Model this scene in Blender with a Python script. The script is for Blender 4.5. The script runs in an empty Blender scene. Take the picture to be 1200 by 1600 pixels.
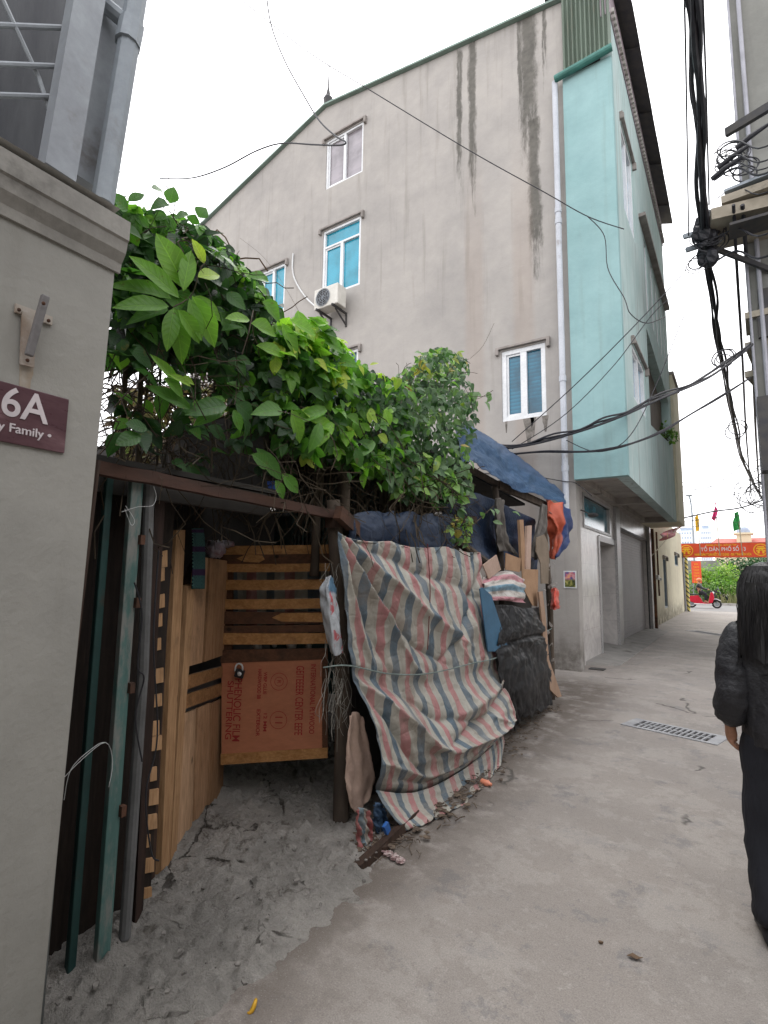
import bpy, math, random
from mathutils import Vector, Matrix, noise, geometry
R = math.radians
random.seed(7)
SC = bpy.context.scene
COL = SC.collection

# ------------------------------------------------------------------ camera
FPX, CAMH = 830.0, 1.5            # focal length in photo pixels (photo 1200 x 1600), eye height in metres
_y = Vector(((1155 - 600) / FPX, -(910 - 800) / FPX, -1.0)).normalized()      # alley direction seen by the camera
_z = Vector((120 / FPX, 6480 / FPX, -1.0)); _z = (_z - _z.dot(_y) * _y).normalized()
_x = _y.cross(_z)
M3 = Matrix((_x, _y, _z))         # camera axes -> world
CAM = Vector((0, 0, CAMH))
cd = bpy.data.cameras.new('camera'); cam = bpy.data.objects.new('camera', cd); COL.objects.link(cam)
cam.matrix_world = Matrix.Translation(CAM) @ M3.to_4x4()
cd.sensor_fit = 'HORIZONTAL'; cd.sensor_width = 36; cd.lens = FPX / 1200 * 36
cd.clip_start = 0.05; cd.clip_end = 3000
SC.camera = cam

# ------------------------------------------------------------------ sky and light (bright overcast day)
SUN_EL, SUN_AZ = 58, 335            # degrees; azimuth measured clockwise from +Y
w = bpy.data.worlds.new("World"); SC.world = w; w.use_nodes = True
wn, wl = w.node_tree.nodes, w.node_tree.links; wn.clear()
sky = wn.new('ShaderNodeTexSky'); sky.sky_type = 'NISHITA'; sky.sun_disc = False
sky.sun_elevation = R(SUN_EL); sky.sun_rotation = R(SUN_AZ); sky.air_density = 1; sky.dust_density = 4; sky.ozone_density = 1
hs = wn.new('ShaderNodeHueSaturation'); hs.inputs['Saturation'].default_value = .12
cl = wn.new('ShaderNodeMixRGB'); cl.inputs[0].default_value = .72; cl.inputs[2].default_value = (14.2, 14.2, 14.6, 1)   # even cloud deck
bg = wn.new('ShaderNodeBackground'); bg.inputs['Strength'].default_value = .13
wo = wn.new('ShaderNodeOutputWorld')
wl.new(sky.outputs[0], hs.inputs['Color']); wl.new(hs.outputs[0], cl.inputs[1]); wl.new(cl.outputs[0], bg.inputs[0]); wl.new(bg.outputs[0], wo.inputs[0])
sl = bpy.data.lights.new('sun', 'SUN'); sl.energy = .9; sl.angle = R(35); sl.color = (1, .97, .92)
so = bpy.data.objects.new('sun', sl); COL.objects.link(so)
sd = Vector((math.sin(R(SUN_AZ)) * math.cos(R(SUN_EL)), math.cos(R(SUN_AZ)) * math.cos(R(SUN_EL)), math.sin(R(SUN_EL))))
so.rotation_euler = sd.to_track_quat('Z', 'Y').to_euler(); so.location = (0, 0, 30)
SC.view_settings.view_transform = 'Standard'; SC.view_settings.look = 'None'
SC.view_settings.exposure = 0.82; SC.view_settings.gamma = 1

# ------------------------------------------------------------------ rays through the photo onto real planes
def ray(px, py): return (M3 @ Vector(((px - 600) / FPX, -(py - 800) / FPX, -1.0))).normalized()
def PX(px, py, x): r = ray(px, py); return CAM + r * (x / r.x)
def PY(px, py, y): r = ray(px, py); return CAM + r * (y / r.y)
def PZ(px, py, z=0.0): r = ray(px, py); return CAM + r * ((z - CAMH) / r.z)
def PV(px, py, a, b):             # vertical plane through ground points a and b
    n = Vector((b[1] - a[1], a[0] - b[0], 0)); r = ray(px, py)
    return CAM + r * ((Vector((a[0], a[1], 0)) - Vector((0, 0, 0))).dot(n) / r.dot(n))
def lerp(a, b, t): return a + (b - a) * t
def V(*a): return Vector(a)

# ------------------------------------------------------------------ objects
WPOS = {}
def tag(o, label=None, cat=None, group=None, kind=None):
    if label: o['label'] = label
    if cat: o['category'] = cat
    if group: o['group'] = group
    if kind: o['kind'] = kind
    return o
def thing(name, label, cat, loc=(0, 0, 0), group=None, kind=None):
    o = bpy.data.objects.new(name, None); COL.objects.link(o); o.empty_display_size = .1
    o.location = loc; WPOS[o.name] = Vector(loc)
    return tag(o, label, cat, group, kind)
def dup(root, off, label=None, rz=0):
    r = root.copy(); COL.objects.link(r); r.location = root.location + Vector(off); r.rotation_euler.z += rz
    WPOS[r.name] = r.location.copy()
    if label: r['label'] = label
    for ch in list(root.children):
        c = ch.copy(); COL.objects.link(c); c.parent = r
        for g in list(ch.children):
            d = g.copy(); COL.objects.link(d); d.parent = c
    return r

class MB:
    def __init__(s): s.v = []; s.f = []; s.uv = None; s.tint = None
    def add(s, vs, fs):
        k = len(s.v); s.v += [Vector(p) for p in vs]; s.f += [tuple(i + k for i in f) for f in fs]; return s
    def quad(s, a, b, c, d): return s.add([a, b, c, d], [(0, 1, 2, 3)])
    def hexa(s, p): return s.add(p, [(0, 3, 2, 1), (4, 5, 6, 7), (0, 1, 5, 4), (1, 2, 6, 5), (2, 3, 7, 6), (3, 0, 4, 7)])
    def box(s, x0, x1, y0, y1, z0, z1):
        x0, x1 = sorted((x0, x1)); y0, y1 = sorted((y0, y1)); z0, z1 = sorted((z0, z1))
        return s.hexa([(x0, y0, z0), (x1, y0, z0), (x1, y1, z0), (x0, y1, z0), (x0, y0, z1), (x1, y0, z1), (x1, y1, z1), (x0, y1, z1)])
    def beam(s, a, b, w, h, side=None, jit=0):
        a, b = Vector(a), Vector(b); d = (b - a).normalized()
        sd_ = Vector(side) if side else (d.cross(Vector((0, 0, 1))) if abs(d.z) < .95 else Vector((1, 0, 0)))
        sd_ = (sd_ - sd_.dot(d) * d).normalized(); up = sd_.cross(d).normalized()
        p = []
        for q in (a, b):
            for i, j in ((-1, -1), (1, -1), (1, 1), (-1, 1)):
                p.append(q + sd_ * (i * w / 2 + random.uniform(-jit, jit)) + up * (j * h / 2 + random.uniform(-jit, jit)))
        return s.hexa(p)
    def tube(s, path, r, n=8, cap=True):
        path = [Vector(p) for p in path]; m = len(path)
        rs = r if isinstance(r, (list, tuple)) else [r] * m
        k = len(s.v); prev = None
        for i, p in enumerate(path):
            t = (path[min(i + 1, m - 1)] - path[max(i - 1, 0)])
            t = t.normalized() if t.length > 1e-9 else Vector((0, 0, 1))
            if prev is None: u = t.orthogonal().normalized()
            else:
                u = prev - prev.dot(t) * t
                u = u.normalized() if u.length > 1e-6 else t.orthogonal().normalized()
            prev = u; vv = t.cross(u)
            for j in range(n):
                a = 2 * math.pi * j / n; s.v.append(p + (u * math.cos(a) + vv * math.sin(a)) * rs[i])
        for i in range(m - 1):
            for j in range(n):
                s.f.append((k + i * n + j, k + i * n + (j + 1) % n, k + (i + 1) * n + (j + 1) % n, k + (i + 1) * n + j))
        if cap:
            s.f.append(tuple(k + j for j in reversed(range(n)))); s.f.append(tuple(k + (m - 1) * n + j for j in range(n)))
        return s
    def prism(s, poly, d):            # closed 3D polygon extruded by vector d
        poly = [Vector(p) for p in poly]; n = len(poly); d = Vector(d); k = len(s.v)
        s.v += poly + [p + d for p in poly]
        tri = geometry.tessellate_polygon([poly])
        s.f += [tuple(k + i for i in t) for t in tri] + [tuple(k + n + i for i in reversed(t)) for t in tri]
        s.f += [(k + i, k + (i + 1) % n, k + n + (i + 1) % n, k + n + i) for i in range(n)]
        return s
    def ball(s, c, r, nu=12, nv=8, fn=None):
        rx, ry, rz = r if isinstance(r, (tuple, list)) else (r, r, r); k = len(s.v); c = Vector(c)
        for i in range(nv + 1):
            th = math.pi * i / nv
            for j in range(nu):
                ph = 2 * math.pi * j / nu
                d = Vector((math.sin(th) * math.cos(ph), math.sin(th) * math.sin(ph), math.cos(th)))
                q = 1 if fn is None else fn(d)
                s.v.append(c + Vector((d.x * rx, d.y * ry, d.z * rz)) * q)
        for i in range(nv):
            for j in range(nu): s.f.append((k + i * nu + j, k + (i + 1) * nu + j, k + (i + 1) * nu + (j + 1) % nu, k + i * nu + (j + 1) % nu))
        return s
    def build(s, name, mat, parent=None, smooth=False, bevel=0, org=None, solid=0, fix=True):
        me = bpy.data.meshes.new(name)
        if org is not None: o0 = Vector(org)
        elif parent is not None: o0 = WPOS[parent.name]
        else:
            xs = [p.x for p in s.v]; ys = [p.y for p in s.v]; zs = [p.z for p in s.v]
            o0 = Vector(((min(xs) + max(xs)) / 2, (min(ys) + max(ys)) / 2, min(zs)))
        me.from_pydata([tuple(p - o0) for p in s.v], [], s.f)
        if s.uv:
            l = me.uv_layers.new(name='UVMap')
            for lp in me.loops: l.data[lp.index].uv = s.uv[lp.vertex_index]
        if s.tint:
            at = me.attributes.new('tint', 'FLOAT', 'POINT'); at.data.foreach_set('value', s.tint)
        me.materials.append(mat)
        if fix and not s.tint:
            import bmesh
            bm = bmesh.new(); bm.from_mesh(me); bmesh.ops.recalc_face_normals(bm, faces=bm.faces); bm.to_mesh(me); bm.free()
        if smooth: me.polygons.foreach_set('use_smooth', [True] * len(me.polygons))
        me.update()
        o = bpy.data.objects.new(name, me); COL.objects.link(o)
        if parent is not None:
            o.parent = parent; o.location = o0 - WPOS[parent.name]; WPOS[o.name] = o0.copy()
        else: o.location = o0; WPOS[o.name] = o0.copy()
        if bevel:
            b = o.modifiers.new('bevel', 'BEVEL'); b.width = bevel; b.segments = 2; b.limit_method = 'ANGLE'
        if solid:
            b = o.modifiers.new('solid', 'SOLIDIFY'); b.thickness = solid; b.offset = 0
        return o

def crom(p, t):
    n = len(p) - 1; x = min(max(t, 0), 1) * n; i = min(int(x), n - 1); f = x - i
    a, b, c, d = p[max(i - 1, 0)], p[i], p[i + 1], p[min(i + 2, n)]
    return .5 * ((2 * b) + (c - a) * f + (2 * a - 5 * b + 4 * c - d) * f * f + (3 * b - a - 3 * c + d) * f ** 3)
def curve(pts, n=24): pts = [Vector(p) for p in pts]; return [crom(pts, i / n) for i in range(n + 1)]
def patch(name, rows, nu, nv, mat, parent=None, disp=None, solid=.003, us=1, vs=1, edge=None, org=None):
    """cloth or sheet through a net of control points; disp(u, v) moves it along the normal"""
    rows = [[Vector(p) for p in r] for r in rows]; b = MB(); b.uv = []
    G = []
    for j in range(nv + 1):
        v = j / nv; G.append([crom([crom(r, i / nu) for r in rows], v) for i in range(nu + 1)])
    for j in range(nv + 1):
        for i in range(nu + 1):
            du = G[j][min(i + 1, nu)] - G[j][max(i - 1, 0)]; dv = G[min(j + 1, nv)][i] - G[max(j - 1, 0)][i]
            n_ = du.cross(dv); n_ = n_.normalized() if n_.length > 1e-12 else Vector((1, 0, 0))
            if n_.x < 0 and abs(n_.x) > .2: n_ = -n_
            u, v = i / nu, j / nv
            p = G[j][i].copy()
            if edge: p += edge(u, v)
            b.v.append(p + n_ * (disp(u, v) if disp else 0)); b.uv.append((u * us, v * vs))
    w_ = nu + 1
    for j in range(nv):
        for i in range(nu): b.f.append((j * w_ + i, j * w_ + i + 1, (j + 1) * w_ + i + 1, (j + 1) * w_ + i))
    return b.build(name, mat, parent, smooth=True, solid=solid, org=org)
def nz(x, y, z=0.0): return noise.noise(Vector((x, y, z)))
def fbm(x, y, z=0.0): return noise.fractal(Vector((x, y, z)), 1.0, 2.0, 4)

def holed_wall(b, outer, holes, mp, dep):
    """flat wall with real openings; outer / holes are 2D rings, mp maps (a, b, depth) to 3D"""
    rings = [outer] + holes; flat = [p for r in rings for p in r]
    tri = geometry.tessellate_polygon([[Vector((p[0], p[1], 0)) for p in r] for r in rings])
    for dd in (0, dep): b.add([mp(p[0], p[1], dd) for p in flat], [tuple(t) for t in tri])
    for r in rings:
        n = len(r)
        for i in range(n):
            p, q = r[i], r[(i + 1) % n]
            b.quad(mp(p[0], p[1], 0), mp(q[0], q[1], 0), mp(q[0], q[1], dep), mp(p[0], p[1], dep))
    return b
def rect(a0, a1, b0, b1): return [(a0, b0), (a1, b0), (a1, b1), (a0, b1)]

# ------------------------------------------------------------------ materials
class NT:
    def __init__(s, name):
        s.m = bpy.data.materials.new(name); s.m.use_nodes = True; s.t = s.m.node_tree
        s.bs = s.t.nodes['Principled BSDF']; s.out = s.t.nodes['Material Output']
    def n(s, ty, **kw):
        x = s.t.nodes.new(ty)
        for k, v in kw.items(): setattr(x, k, v)
        return x
    def set(s, sock, val):
        if isinstance(val, bpy.types.NodeSocket): s.t.links.new(val, sock)
        elif isinstance(val, (tuple, list)): sock.default_value = (*val, 1) if len(val) == 3 and len(sock.default_value) == 4 else val
        else: sock.default_value = val
    def pos(s): return s.n('ShaderNodeNewGeometry').outputs['Position']
    def obj(s): return s.n('ShaderNodeTexCoord').outputs['Object']
    def uv(s): return s.n('ShaderNodeTexCoord').outputs['UV']
    def mapv(s, vec, sc=(1, 1, 1), loc=(0, 0, 0), rot=(0, 0, 0)):
        x = s.n('ShaderNodeMapping'); s.set(x.inputs[0], vec); x.inputs['Scale'].default_value = sc; x.inputs['Location'].default_value = loc; x.inputs['Rotation'].default_value = rot
        return x.outputs[0]
    def noise(s, vec, sc, det=4, ro=.55, dist=0):
        x = s.n('ShaderNodeTexNoise'); s.set(x.inputs['Vector'], vec); x.inputs['Scale'].default_value = sc; x.inputs['Detail'].default_value = det
        x.inputs['Roughness'].default_value = ro; x.inputs['Distortion'].default_value = dist; return x.outputs['Fac']
    def vor(s, vec, sc, feat='F1', out='Distance'):
        x = s.n('ShaderNodeTexVoronoi', feature=feat); s.set(x.inputs['Vector'], vec); x.inputs['Scale'].default_value = sc; return x.outputs[out]
    def math(s, op, a, b=0.0, c=None, clamp=False):
        x = s.n('ShaderNodeMath', operation=op, use_clamp=clamp); s.set(x.inputs[0], a); s.set(x.inputs[1], b)
        if c is not None: s.set(x.inputs[2], c)
        return x.outputs[0]
    def sep(s, vec): x = s.n('ShaderNodeSeparateXYZ'); s.set(x.inputs[0], vec); return x.outputs
    def mr(s, v, a, b, c=0.0, d=1.0):
        x = s.n('ShaderNodeMapRange', interpolation_type='SMOOTHSTEP'); s.set(x.inputs[0], v)
        for i, q in enumerate((a, b, c, d)): x.inputs[i + 1].default_value = q
        return x.outputs[0]
    def ramp(s, v, stops, const=False):
        x = s.n('ShaderNodeValToRGB'); s.set(x.inputs[0], v); r = x.color_ramp
        if const: r.interpolation = 'CONSTANT'
        while len(r.elements) < len(stops): r.elements.new(.5)
        for e, (p, c) in zip(r.elements, stops): e.position = p; e.color = (*c, 1)
        return x.outputs[0]
    def mix(s, f, a, b, ty='MIX'):
        x = s.n('ShaderNodeMixRGB', blend_type=ty); s.set(x.inputs[0], f); s.set(x.inputs[1], a); s.set(x.inputs[2], b); return x.outputs[0]
    def bump(s, h, st=.3, d=.01, nrm=None):
        x = s.n('ShaderNodeBump'); s.set(x.inputs['Height'], h); x.inputs['Strength'].default_value = st; x.inputs['Distance'].default_value = d
        if nrm is not None: s.set(x.inputs['Normal'], nrm)
        return x.outputs[0]
    def done(s, col, rough=.8, nrm=None, metal=0, spec=.4):
        s.set(s.bs.inputs['Base Color'], col); s.set(s.bs.inputs['Roughness'], rough); s.set(s.bs.inputs['Metallic'], metal)
        s.bs.inputs['Specular IOR Level'].default_value = spec
        if nrm is not None: s.set(s.bs.inputs['Normal'], nrm)
        return s.m

def mat(name, c1, c2=None, sc=4, rough=.8, bump=.25, bsc=60, metal=0, spec=.35, stretch=(1, 1, 1), d=.004, dirt=None, dsc=2, dl=.5):
    k = NT(name); v = k.mapv(k.obj(), stretch); c2 = c2 or tuple(x * .75 for x in c1)
    f = k.mr(k.noise(v, sc, 6, .6), .3, .7); col = k.mix(f, c1, c2)
    if dirt: col = k.mix(k.mr(k.noise(v, dsc, 8, .65), dl, dl + .15), col, dirt)
    fine = k.noise(v, bsc, 4, .6)
    col = k.mix(.25, col, k.ramp(fine, [(.3, (.6, .6, .6)), (.7, (1.2, 1.2, 1.2))]), 'MULTIPLY')
    return k.done(col, k.math('MULTIPLY_ADD', fine, .2, rough - .1), k.bump(fine, bump, d) if bump else None, metal, spec)

def plaster(name, c1, c2, stain=(.1, .095, .085), streaks=(), base=False, lo=0, hi=3, grime=.25):
    """rendered wall with soft mottling, rain streaks at given X positions and ragged darkening at the foot"""
    k = NT(name); P = k.pos(); x, y, z = k.sep(P)
    col = k.mix(k.mr(k.noise(P, .55, 6, .62), .35, .68), c1, c2)
    col = k.mix(.5, col, k.ramp(k.noise(P, 3.2, 8, .65), [(.3, (.82, .82, .83)), (.7, (1.1, 1.09, 1.07))]), 'MULTIPLY')
    vert = k.noise(k.mapv(P, (6, 6, .35)), 1.0, 5, .6)
    col = k.mix(k.math('MULTIPLY', k.mr(vert, .52, .75), grime), col, stain)
    for (cx, wd, z0, z1, amt, sc_) in streaks:      # ragged mould runs: position, half width, from, to, density, thread count
        rag = k.math('MULTIPLY_ADD', k.noise(k.mapv(P, (5, 5, 2.2)), 1.0, 8, .75), 1.6 * wd + .06, -.8 * wd - .03)
        wob = k.math('MULTIPLY_ADD', k.noise(k.mapv(P, (0, 0, .7)), 1.3, 3), .16, -.08)
        dx = k.math('ABSOLUTE', k.math('SUBTRACT', k.math('ADD', x, k.math('ADD', wob, rag)), cx))
        fade = k.math('MULTIPLY', k.mr(z, z0, z1 - (z1 - z0) * .25), k.mr(z, z1 + .25, z1 - .05))
        thr = k.noise(k.mapv(P, (sc_, sc_, .45)), 1.9, 10, .75)
        br = k.mr(k.math('ADD', thr, k.math('MULTIPLY', fade, amt)), .6, .78)
        m_ = k.math('MULTIPLY', k.math('MULTIPLY', k.mr(dx, wd * 1.1, wd * .45), br), k.mr(fade, 0, .25))
        col = k.mix(k.math('MULTIPLY', m_, .9), col, k.mix(k.noise(P, 9, 4), (.035, .034, .03), (.17, .16, .14)))
    for tx in ({round(q[0]) for q in streaks}):
        tail = k.math('MULTIPLY', k.mr(k.math('ABSOLUTE', k.math('SUBTRACT', x, tx - .1)), .26, .12), k.mr(z, 11, 7))
        col = k.mix(k.math('MULTIPLY', tail, .3), col, (.3, .23, .185))
    if base:
        foot = k.math('MULTIPLY', k.mr(z, lo + .9, lo), k.mr(k.noise(P, 2.5, 8, .7), .35, .6))
        col = k.mix(k.math('MULTIPLY', foot, .8), col, (.09, .075, .06))
    fine = k.noise(P, 55, 5, .65)
    h = k.math('ADD', k.math('MULTIPLY', k.noise(P, 2.2, 5), 2.5), k.math('MULTIPLY', fine, .25))
    return k.done(col, .9, k.bump(h, .35, .02), 0, .2)

def wood(name, c1, c2, axis='z', rough=.75, knots=True, seam=None):
    k = NT(name); st = {'x': (.12, 1, 1), 'y': (1, .12, 1), 'z': (1, 1, .12)}[axis]
    O = k.obj(); v = k.mapv(O, st)
    g = k.noise(v, 26, 6, .65, .6); g2 = k.noise(v, 90, 3, .6)
    col = k.mix(k.mr(g, .3, .7), c1, c2)
    col = k.mix(.45, col, k.ramp(g2, [(.35, (.55, .5, .45)), (.65, (1.15, 1.12, 1.1))]), 'MULTIPLY')
    if knots:
        kn = k.vor(k.mapv(O, tuple(.5 if q < 1 else 1 for q in st)), 7)
        col = k.mix(k.mr(kn, .12, .05), col, tuple(q * .25 for q in c2))
    col = k.mix(k.math('MULTIPLY', k.mr(k.noise(O, 3, 6, .7), .52, .75), .6), col, (.05, .035, .025))
    return k.done(col, rough, k.bump(k.math('ADD', g, g2), .3, .003), 0, .25)

def tarp_mat(name, stripes=None, col=(.03, .07, .15), rough=.5, period=10, wr=1.0, dirt=.35, spec=.4):
    k = NT(name); U = k.uv(); u, v, _ = k.sep(U)
    if stripes:
        f = k.math('FRACT', k.math('MULTIPLY', u, period))
        c = k.ramp(f, stripes, True)
        c = k.mix(k.mr(k.noise(U, 5, 7, .7), .35, .75), c, k.mix(.45, c, (.34, .3, .25)))
    else:
        c = k.mix(k.mr(k.noise(U, 6, 7, .7), .3, .7), col, tuple(min(1, q * 1.5 + .01) for q in col))
    P = k.obj()
    c = k.mix(k.math('MULTIPLY', k.mr(k.noise(P, 3.1, 8, .7), .5, .72), dirt), c, (.16, .13, .1) if stripes else tuple(q * .8 + .03 for q in col))
    weave = k.math('ADD', k.math('SINE', k.math('MULTIPLY', u, 1500)), k.math('SINE', k.math('MULTIPLY', v, 1100)))
    crk = k.vor(k.mapv(P, (1, 1, 1)), 9, 'DISTANCE_TO_EDGE'); crk2 = k.noise(P, 16, 6, .7, 1.2)
    b1 = k.bump(k.math('MULTIPLY', k.mr(crk, 0, .12), wr), .35, .006); b2 = k.bump(crk2, .5 * wr, .012, b1); b3 = k.bump(weave, .06, .001, b2)
    return k.done(c, rough, b3, 0, spec)

SKIP_STOPS = [(0, (.08, .12, .155)), (.25, (.36, .345, .3)), (.5, (.37, .165, .165)), (.75, (.36, .345, .3))]
m_conc_pale = mat('pale concrete', (.42, .4, .37), (.3, .29, .27), 3, .9, .4, 70, dirt=(.14, .12, .1), dl=.55)
m_white = mat('white pvc', (.72, .73, .74), (.62, .63, .64), 3, .45, .05, 30)
m_whitem = mat('white painted metal', (.62, .63, .63), (.5, .5, .49), 3, .5, .1, 30, dirt=(.3, .22, .15), dl=.6)
m_dark = mat('dark metal', (.035, .035, .04), (.06, .055, .05), 6, .6, .2, 60)
m_black = mat('black rubber', (.012, .012, .014), (.02, .02, .022), 6, .55, .1, 60)
m_cable = mat('cable sheath', (.016, .015, .02), (.03, .03, .035), 9, .5, .1, 60)
m_rust = mat('rusty steel', (.11, .05, .03), (.05, .03, .022), 9, .9, .6, 80, dirt=(.2, .09, .045), dl=.55)
m_grey = mat('grey painted steel', (.3, .33, .36), (.24, .27, .3), 5, .5, .15, 50, dirt=(.12, .1, .09), dl=.6)
m_granite = mat('granite trim', (.4, .39, .38), (.28, .27, .27), 30, .35, .1, 200)
m_bamboo = mat('weathered pole', (.1, .075, .055), (.05, .038, .03), 10, .9, .6, 60, stretch=(1, 1, .2))
# ================================================================== GROUND
def ground_mat():
    k = NT('alley concrete'); P = k.pos(); x, y, z = k.sep(P)
    c = k.mix(k.mr(k.noise(P, .7, 7, .62), .3, .7), (.285, .255, .232), (.24, .218, .202))
    c = k.mix(k.math('MULTIPLY', k.mr(k.noise(P, 1.9, 10, .75), .45, .65), .5), c, (.33, .3, .275))
    c = k.mix(k.math('MULTIPLY', k.mr(k.noise(P, 38, 6, .8), .5, .7), .45), c, (.15, .135, .125))
    c = k.mix(k.math('MULTIPLY', k.mr(k.noise(P, 3.3, 10, .8), .54, .6), .55), c, (.17, .165, .17))
    c = k.mix(k.math('MULTIPLY', k.mr(k.noise(k.mapv(P, (1, 1, 1), (7, 3, 0)), 1.3, 10, .78), .5, .54), .3), c, (.4, .37, .34))
    c = k.mix(k.math('MULTIPLY', k.mr(k.noise(P, 12, 6, .7), .58, .7), .5), c, (.4, .37, .34))
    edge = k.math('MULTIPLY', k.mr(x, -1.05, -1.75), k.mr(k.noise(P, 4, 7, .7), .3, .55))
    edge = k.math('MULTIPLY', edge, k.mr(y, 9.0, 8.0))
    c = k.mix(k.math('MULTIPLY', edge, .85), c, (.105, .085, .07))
    sp = k.noise(P, 160, 3, .7)
    c = k.mix(.5, c, k.ramp(sp, [(.3, (.5, .49, .48)), (.7, (1.35, 1.34, 1.32))]), 'MULTIPLY')
    agg = k.vor(P, 70); c = k.mix(k.math('MULTIPLY', k.mr(agg, .2, .05), .35), c, (.5, .48, .45))
    w = k.noise(P, 2.0, 4); wv = k.n('ShaderNodeVectorMath', operation='ADD'); k.set(wv.inputs[0], P)
    cb = k.n('ShaderNodeCombineXYZ'); k.set(cb.inputs[0], k.math('MULTIPLY', w, .5)); k.set(cb.inputs[1], k.math('MULTIPLY', k.noise(P, 5, 4), .35)); k.set(wv.inputs[1], cb.outputs[0])
    ck = k.vor(wv.outputs[0], .42, 'DISTANCE_TO_EDGE'); cm = k.math('MULTIPLY', k.mr(ck, .007, .001), k.mr(k.noise(P, .9, 3), .565, .6))
    c = k.mix(k.math('MULTIPLY', cm, .75), c, (.05, .045, .04))
    h = k.math('ADD', k.math('MULTIPLY', k.noise(P, 6, 10, .8), 3), k.math('MULTIPLY', k.noise(P, 45, 6, .8), .7))
    h = k.math('SUBTRACT', h, k.math('MULTIPLY', cm, 1.5))
    rg = k.math('MULTIPLY_ADD', k.noise(P, 2.1, 5), .3, .62)
    return k.done(c, rg, k.bump(h, .45, .006), 0, .3)
m_ground = ground_mat()

# drain gratings: the ground has real pits under them
def grate_ring(c, u, v, hu, hv): return [c + u * (i * hu) + v * (j * hv) for i, j in ((-1, -1), (1, -1), (1, 1), (-1, 1))]
G = []
a0, a1, a2 = PZ(994, 1123), PZ(1141, 1153), PZ(989, 1140)
u_ = (a1 - a0).normalized(); v_ = Vector((-u_.y, u_.x, 0)); hl = (a1 - a0).length / 2
G.append(((a0 + a1) / 2 - v_ * .19, u_, v_, hl, .19))
b0, b1 = PZ(1093, 986), PZ(1140, 993)
u2 = (b1 - b0).normalized(); v2 = Vector((-u2.y, u2.x, 0))
G.append(((b0 + b1) / 2 - v2 * .2, u2, v2, (b1 - b0).length / 2 + .1, .2))
pits = [grate_ring(c, u, v, hu - .05, hv - .04) for c, u, v, hu, hv in G]
b = MB()
outer = [Vector((-400, -60, 0)), Vector((400, -60, 0)), Vector((400, 900, 0)), Vector((-400, 900, 0))]
near = [Vector((-6, -2, 0)), Vector((3, -2, 0)), Vector((3, 44, 0)), Vector((-6, 44, 0))]
allp = outer + near; tri = geometry.tessellate_polygon([outer, near]); b.add(allp, [tuple(t) for t in tri])
flat = near + [p for q in pits for p in q]; tri = geometry.tessellate_polygon([near] + pits); b.add(flat, [tuple(t) for t in tri])
for q in pits:
    for i in range(4):
        p, r = q[i], q[(i + 1) % 4]; b.quad(p, r, r - V(0, 0, .9), p - V(0, 0, .9))
    b.add([p - V(0, 0, .9) for p in q], [(0, 1, 2, 3)])
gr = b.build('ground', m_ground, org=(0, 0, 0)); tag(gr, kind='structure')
m_gcast = mat('worn cast grating', (.36, .36, .37), (.26, .26, .27), 6, .7, .3, 60)
for gi, (c, u, v, hu, hv) in enumerate(G):
    b = MB(); t0, t1 = -.006, .008
    def bx(x0, x1, y0, y1):
        b.hexa([c + u * p + v * q + V(0, 0, z) for z in (t0, t1) for p, q in ((x0, y0), (x1, y0), (x1, y1), (x0, y1))])
    nh = 14 if gi == 0 else 12; sx = .085; x0 = -hu + .1; x1 = hu - .1; st = (x1 - x0) / nh
    bx(-hu, x0, -hv, hv); bx(x1, hu, -hv, hv)
    for yy0, yy1 in ((-hv, -hv + .05), (-.011, .011), (hv - .05, hv)): bx(x0, x1, yy0, yy1)
    for i in range(1, nh):
        xx = x0 + i * st
        for yy0, yy1 in ((-hv + .05, -.011), (.011, hv - .05)): bx(xx - .0085, xx + .0085, yy0, yy1)
    o = b.build('drain_grate', m_gcast)
    tag(o, ['pale drain grate with two rows of square holes near the walking person', 'far drain grate set across the alley towards the road'][gi], 'drain grate', 'drain grates in the alley')

# rough lumpy mortar in front of the shack gate
def mort():
    k = NT('rough mortar'); P = k.pos()
    c = k.mix(k.mr(k.noise(P, 2.2, 8, .65), .35, .65), (.38, .355, .325), (.25, .235, .215))
    c = k.mix(k.math('MULTIPLY', k.mr(k.noise(P, 7, 9, .75, .5), .54, .66), .7), c, (.075, .062, .05))
    c = k.mix(k.math('MULTIPLY', k.mr(k.noise(P, 17, 6, .7), .58, .68), .55), c, (.4, .38, .35))
    c = k.mix(.4, c, k.ramp(k.noise(P, 150, 3, .7), [(.3, (.6, .6, .6)), (.7, (1.3, 1.3, 1.3))]), 'MULTIPLY')
    ck = k.vor(k.mapv(P, (1, 1, 1)), 2.3, 'DISTANCE_TO_EDGE'); ck = k.math('ADD', ck, k.math('MULTIPLY_ADD', k.noise(P, 11, 6, .7), .12, -.06))
    cm = k.math('MULTIPLY', k.mr(ck, .018, .004), k.mr(k.noise(P, 1.7, 3), .5, .56)); c = k.mix(k.math('MULTIPLY', cm, .8), c, (.04, .034, .028))
    h = k.math('ADD', k.noise(P, 14, 8, .75, .3), k.math('MULTIPLY', k.noise(P, 70, 4), .3)); h = k.math('SUBTRACT', h, k.math('MULTIPLY', cm, .5))
    return k.done(c, .95, k.bump(h, 1.0, .04), 0, .2)
b = MB(); b.uv = None
X0, X1, Y0, Y1, st = -3.7, -1.38, .3, 4.1, .0125
nx, ny = int((X1 - X0) / st), int((Y1 - Y0) / st)
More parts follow.
